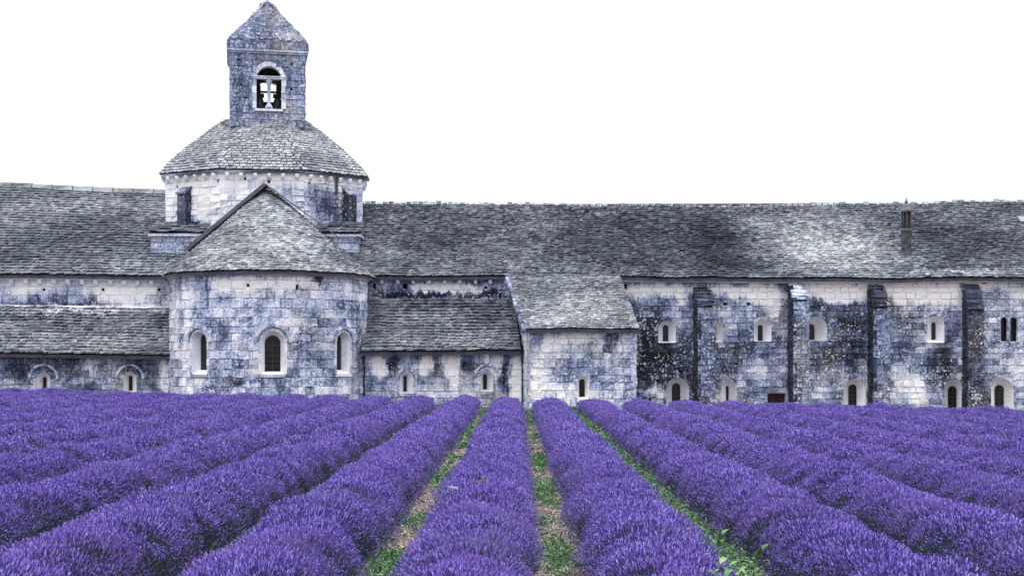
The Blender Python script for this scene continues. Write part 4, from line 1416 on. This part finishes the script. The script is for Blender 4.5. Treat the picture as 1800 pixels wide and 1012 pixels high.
ENDS = [(-40, 63), (-24, 62.3), (-16, 59.8), (-8, 59.0), (0, 59.0), (8, 57.5), (20, 52.5), (40, 46)]
def row_end(x):
    for (a, ya), (b, yb) in zip(ENDS[:-1], ENDS[1:]):
        if x <= b:
            return ya + (yb - ya) * (x - a) / (b - a)
    return 46
ORD = ['', 'first', 'second', 'third', 'fourth', 'fifth', 'sixth', 'seventh', 'eighth', 'ninth', 'tenth', 'eleventh', 'twelfth', 'thirteenth', 'fourteenth', 'fifteenth', 'sixteenth']
SP = 1.83
def lavender_rows():
    for k in range(-14, 15):
        r = random.Random(900 + k)
        X = -0.43 + SP * k + {-1: .05, 1: -.06}.get(k, 0)
        yend = row_end(X) + r.uniform(-.25, .25)
        ystart = max(8.2, (abs(X) - 3.2) / .42)
        if ystart > yend - 2:
            continue
        lab = 'lavender row running straight up the middle towards the pale corner of the annexe' if k == 0 else \
            '%s lavender row to the %s of the straight middle row' % (ORD[abs(k)], 'left' if k < 0 else 'right')
        root = thing('lavender_row', lab, 'lavender row', (X, (ystart + yend) / 2, gz(X)), 'parallel rows of flowering lavender')
        # dense leafy body of the hedge
        ny = max(6, int((yend - ystart) / .4))
        V, FC = [], []
        NA = 12
        def prof(yv):
            f = 1 + .09 * mnoise.noise((X, yv * .5, 3)) + .03 * mnoise.noise((X, yv * 2.5, 8))
            e = min(1.0, math.sqrt(max(0.0, min((yend - yv) / .6, 1))) * 1.0)
            return f * max(e, .02)
        for j in range(ny + 1):
            yv = ystart + (yend - .22 - ystart) * j / ny
            f = prof(yv)
            for i in range(NA + 1):
                a = -math.pi / 2 + math.pi * i / NA
                rr = 1 + .12 * mnoise.noise((X * 3 + math.sin(a) * 2, yv * 2.2, math.cos(a) * 2))
                V.append((X + (.56 if k <= -2 or k >= 3 else .50) * f * rr * math.sin(a), yv, gz(X) - .05 + (.35 * f * rr) * math.cos(a) ** .8 if i not in (0, NA) else gz(X) - .05))
        n = NA + 1
        for j in range(ny):
            for i in range(NA):
                FC.append((j * n + i, (j + 1) * n + i, (j + 1) * n + i + 1, j * n + i + 1))
        FC.append(tuple(reversed(range(n))))
        FC.append(tuple(ny * n + i for i in range(n)))
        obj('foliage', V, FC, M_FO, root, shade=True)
        pts, pk, ro, sc = [], [], [], []
        yv = ystart + .1
        while yv < yend - .25:
            near = math.hypot(X, yv) < 27 + r.gauss(0, 2)
            s = prof(yv) * r.uniform(.97, 1.04)
            pts.append((X + r.gauss(0, .03), yv, gz(X) + r.gauss(0, .015)))
            pk.append(r.randrange(NEARN) if near else NEARN + r.randrange(FARN))
            ro.append((r.gauss(0, .05), r.gauss(0, .06), r.choice((0, math.pi)) + r.gauss(0, .10)))
            sx = s * r.uniform(.97, 1.05) * (1.10 if k <= -2 or k >= 3 else 1.05)
            sc.append((sx, s * r.uniform(.9, 1.2), s * r.uniform(.94, 1.10)))
            yv += r.uniform(.36, .50)
        pts.append((X, yend - .3, gz(X))); pk.append(NEARN); ro.append((0, 0, math.pi / 2)); sc.append((.62, 1.3, .98))
        instancer('flower_spikes', pts, pk, ro, sc, root, TREE, None)
lavender_rows()

# ------------------------------------------------------------------ weeds in the furrows
def leaf_mat(name, stops):
    t = NT(name)
    t.color(t.ramp(t.rnd(), stops))
    t.b.inputs['Roughness'].default_value = .6
    return t.m
M_WEED = leaf_mat('weed_leaf', [(0, (0.025, 0.075, 0.035)), (.5, (0.068, 0.155, 0.072)), (.85, (0.14, 0.25, 0.13)), (1, (0.30, 0.34, 0.22))])
M_STRAW = leaf_mat('dry_straw', [(0, (0.09, 0.068, 0.062)), (.5, (0.22, 0.175, 0.165)), (1, (0.46, 0.39, 0.37))])

def furrows():
    r = random.Random(77)
    V, FC, V2, F2 = [], [], [], []
    # patchiness of each furrow: nearer right furrow lush, the middle one mostly dry
    for k in range(-7, 8):
        X = -0.43 + SP * (k + .5)
        lush = {-1: .43, 0: .30, 1: 1.1}.get(k, .5)
        ys = max(8.3, (abs(X) - 2.5) / .40)
        ye = row_end(X) + .8
        Ln = ye - ys
        dens = 900 if k in (-1, 0, 1) else 110
        for _ in range(int(Ln * dens * (1.0 if k in (-1, 0, 1) else .8))):
            t = r.random() ** 1.35
            y = ys + Ln * t
            x = X + r.gauss(0, .17)
            q = .5 + .68 * mnoise.noise((x * 1.1 + k * 7, y * .55, 2.0)) + .40 * mnoise.noise((x * 3, y * 1.9, 5)) + r.gauss(0, .13)
            big = 1 + max(0, y - 15) * .03
            c = Vector((x, y, gz(x) + .0))
            az = r.uniform(0, 6.283)
            if q < lush:
                ht = r.uniform(.02, .13) * (1 + max(0, lush - q) * .9)
                d = Vector((math.cos(az) * r.uniform(.2, 1), math.sin(az) * r.uniform(.2, 1), r.uniform(.2, 1.0))).normalized()
                s = d.orthogonal().normalized() * r.uniform(.005, .013) * big
                p = c + Vector((0, 0, r.uniform(0, ht)))
                ln = r.uniform(.03, .085) * big
                b = len(V)
                V += [p, p + d * ln * .5 + s, p + d * ln + Vector((0, 0, -.02)), p + d * ln * .5 - s]
                FC.append((b, b + 1, b + 2, b + 3))
            elif r.random() < .75:
                d = Vector((math.cos(az), math.sin(az), r.uniform(-.1, .35))).normalized()
                s = Vector((-d.y, d.x, 0)) * r.uniform(.003, .012) * big
                p = c + Vector((0, 0, r.uniform(.0, .05)))
                ln = r.uniform(.04, .15)
                b = len(V2)
                V2 += [p - s, p + s, p + d * ln + s * .5, p + d * ln - s * .5]
                F2.append((b, b + 1, b + 2, b + 3))
    o = obj('weeds', V, FC, M_WEED, kind='stuff')
    o['label'] = 'low green weeds growing in the furrows between the lavender rows'
    o['category'] = 'weeds'
    o = obj('straw', V2, F2, M_STRAW, kind='stuff')
    o['label'] = 'dry pinkish straw lying in the furrows between the lavender rows'
    o['category'] = 'straw'
furrows()

def leaf_shape(m, p, d, ln, wd, droop=.25, seg=3, nrm=None):
    """A pointed leaf with a folded midrib that droops towards its tip."""
    d = Vector(d).normalized()
    side = d.cross(Vector((0, 0, 1)))
    side = side.normalized() if side.length > 1e-3 else Vector((1, 0, 0))
    b = len(m.v)
    ws = [0.15, .85, 1.0, .6, 0.02]
    for i, w in enumerate(ws):
        t = i / (len(ws) - 1)
        c = p + d * ln * t - Vector((0, 0, droop * ln * t * t))
        m.v += [c - side * wd * w + Vector((0, 0, wd * .35 * w)), c, c + side * wd * w + Vector((0, 0, wd * .35 * w))]
    for i in range(len(ws) - 1):
        for q in (0, 1):
            m.f.append((b + i * 3 + q, b + i * 3 + q + 1, b + i * 3 + 3 + q + 1, b + i * 3 + 3 + q))

M_TALL = leaf_mat('tall_weed_leaf', [(0, (0.05, 0.12, 0.04)), (.6, (0.11, 0.22, 0.08)), (1, (0.20, 0.30, 0.15))])
def tall_weed(px, py_tip, Y, h, label, seed, bent=0.0):
    r = random.Random(seed)
    tip = W(px, py_tip, Y)
    g = Vector((tip.x - bent, Y, gz(tip.x)))
    root = thing('weed_plant', label, 'weed', g, 'tall leafy weeds at the front of the furrow')
    pts = [g.lerp(tip, t) + Vector((-.05 * math.sin(math.pi * t) * (1 if bent else .4), 0, .06 * math.sin(math.pi * t) * (1 if bent else 0))) for t in (0, .25, .5, .75, 1)]
    m = MB()
    m.tube(pts, [.009, .008, .007, .005, .003], 6)
    m.build('stem', M_TALL, root)
    n = 17
    for i in range(n):
        t = .22 + .78 * i / n
        j = min(3, int(t * 4))
        p = pts[j].lerp(pts[j + 1], t * 4 - j)
        az = i * 2.4 + r.uniform(-.3, .3)
        ln = (.20 * (1 - .6 * t) + .04) * r.uniform(.8, 1.2)
        m = MB()
        leaf_shape(m, p, (math.cos(az), math.sin(az), r.uniform(.15, .6) + t * .6), ln, ln * .16, r.uniform(.2, .6))
        m.build('leaf', M_TALL, root)
    m = MB()
    for i in range(40):
        t = i / 40
        az = i * 2.4
        p = pts[3].lerp(pts[4], .45 + t * .55)
        leaf_shape(m, p, (math.cos(az), math.sin(az), 1.3), .055 * (1.2 - t), .012, .1)
    m.build('flower_head', M_TALL, root)
tall_weed(1266, 931, 10.6, .8, 'tall upright green weed with pointed leaves in the right furrow, left of its bent neighbour', 5)
tall_weed(1338, 962, 10.2, .7, 'bent green weed with nodding seed head at the bottom edge of the right furrow', 6, bent=.09)

def bushy(px, py, Y, label, name, n, size, mat, seed, hgt=.2):
    r = random.Random(seed)
    c = W(px, py, Y)
    root = thing(name, label, 'weed', (c.x, c.y, gz(c.x)))
    m = MB()
    m.tube([Vector((c.x, c.y, gz(c.x))), c], [.008, .004], 5)
    m.build('stem', mat, root)
    for i in range(n):
        az = r.uniform(0, 6.28)
        m = MB()
        p = c + Vector((r.uniform(-1, 1) * size, r.uniform(-1, 1) * size, -r.uniform(0, hgt)))
        leaf_shape(m, p, (math.cos(az), math.sin(az), r.uniform(.2, .9)), r.uniform(.07, .15), r.uniform(.014, .026), r.uniform(.1, .5))
        m.build('leaf', mat, root)
bushy(1300, 985, 10.3, 'low leafy green weed between the two tall weeds at the bottom', 'weed_plant', 46, .17, M_TALL, 31, .25)
bushy(848, 838, 17.6, 'small dark green thistle poking out of the middle lavender row', 'weed_plant', 14, .05, M_WEED, 32, .10)

def frond():
    M = leaf_mat('pale_silvery_leaf', [(0, (0.28, 0.34, 0.34)), (1, (0.45, 0.5, 0.5))])
    a, b = W(790, 855, 16.4), W(805, 858, 16.3)
    root = thing('pale_frond', 'pale silvery toothed leaf sticking out beside the middle lavender row', 'leaf', (a.x, a.y, gz(a.x)))
    m = MB()
    m.tube([a - Vector((.03, 0, .06)), a, a.lerp(b, .5), b], [.006, .006, .005, .003], 5)
    m.build('stem', M, root)
    for i in range(8):
        p = a.lerp(b, i / 8) 
        for s in (-1, 1):
            m = MB()
            leaf_shape(m, p, (.5, .3 * s, .5 * s), .028, .005, .1)
            m.build('leaf', M, root)
frond()
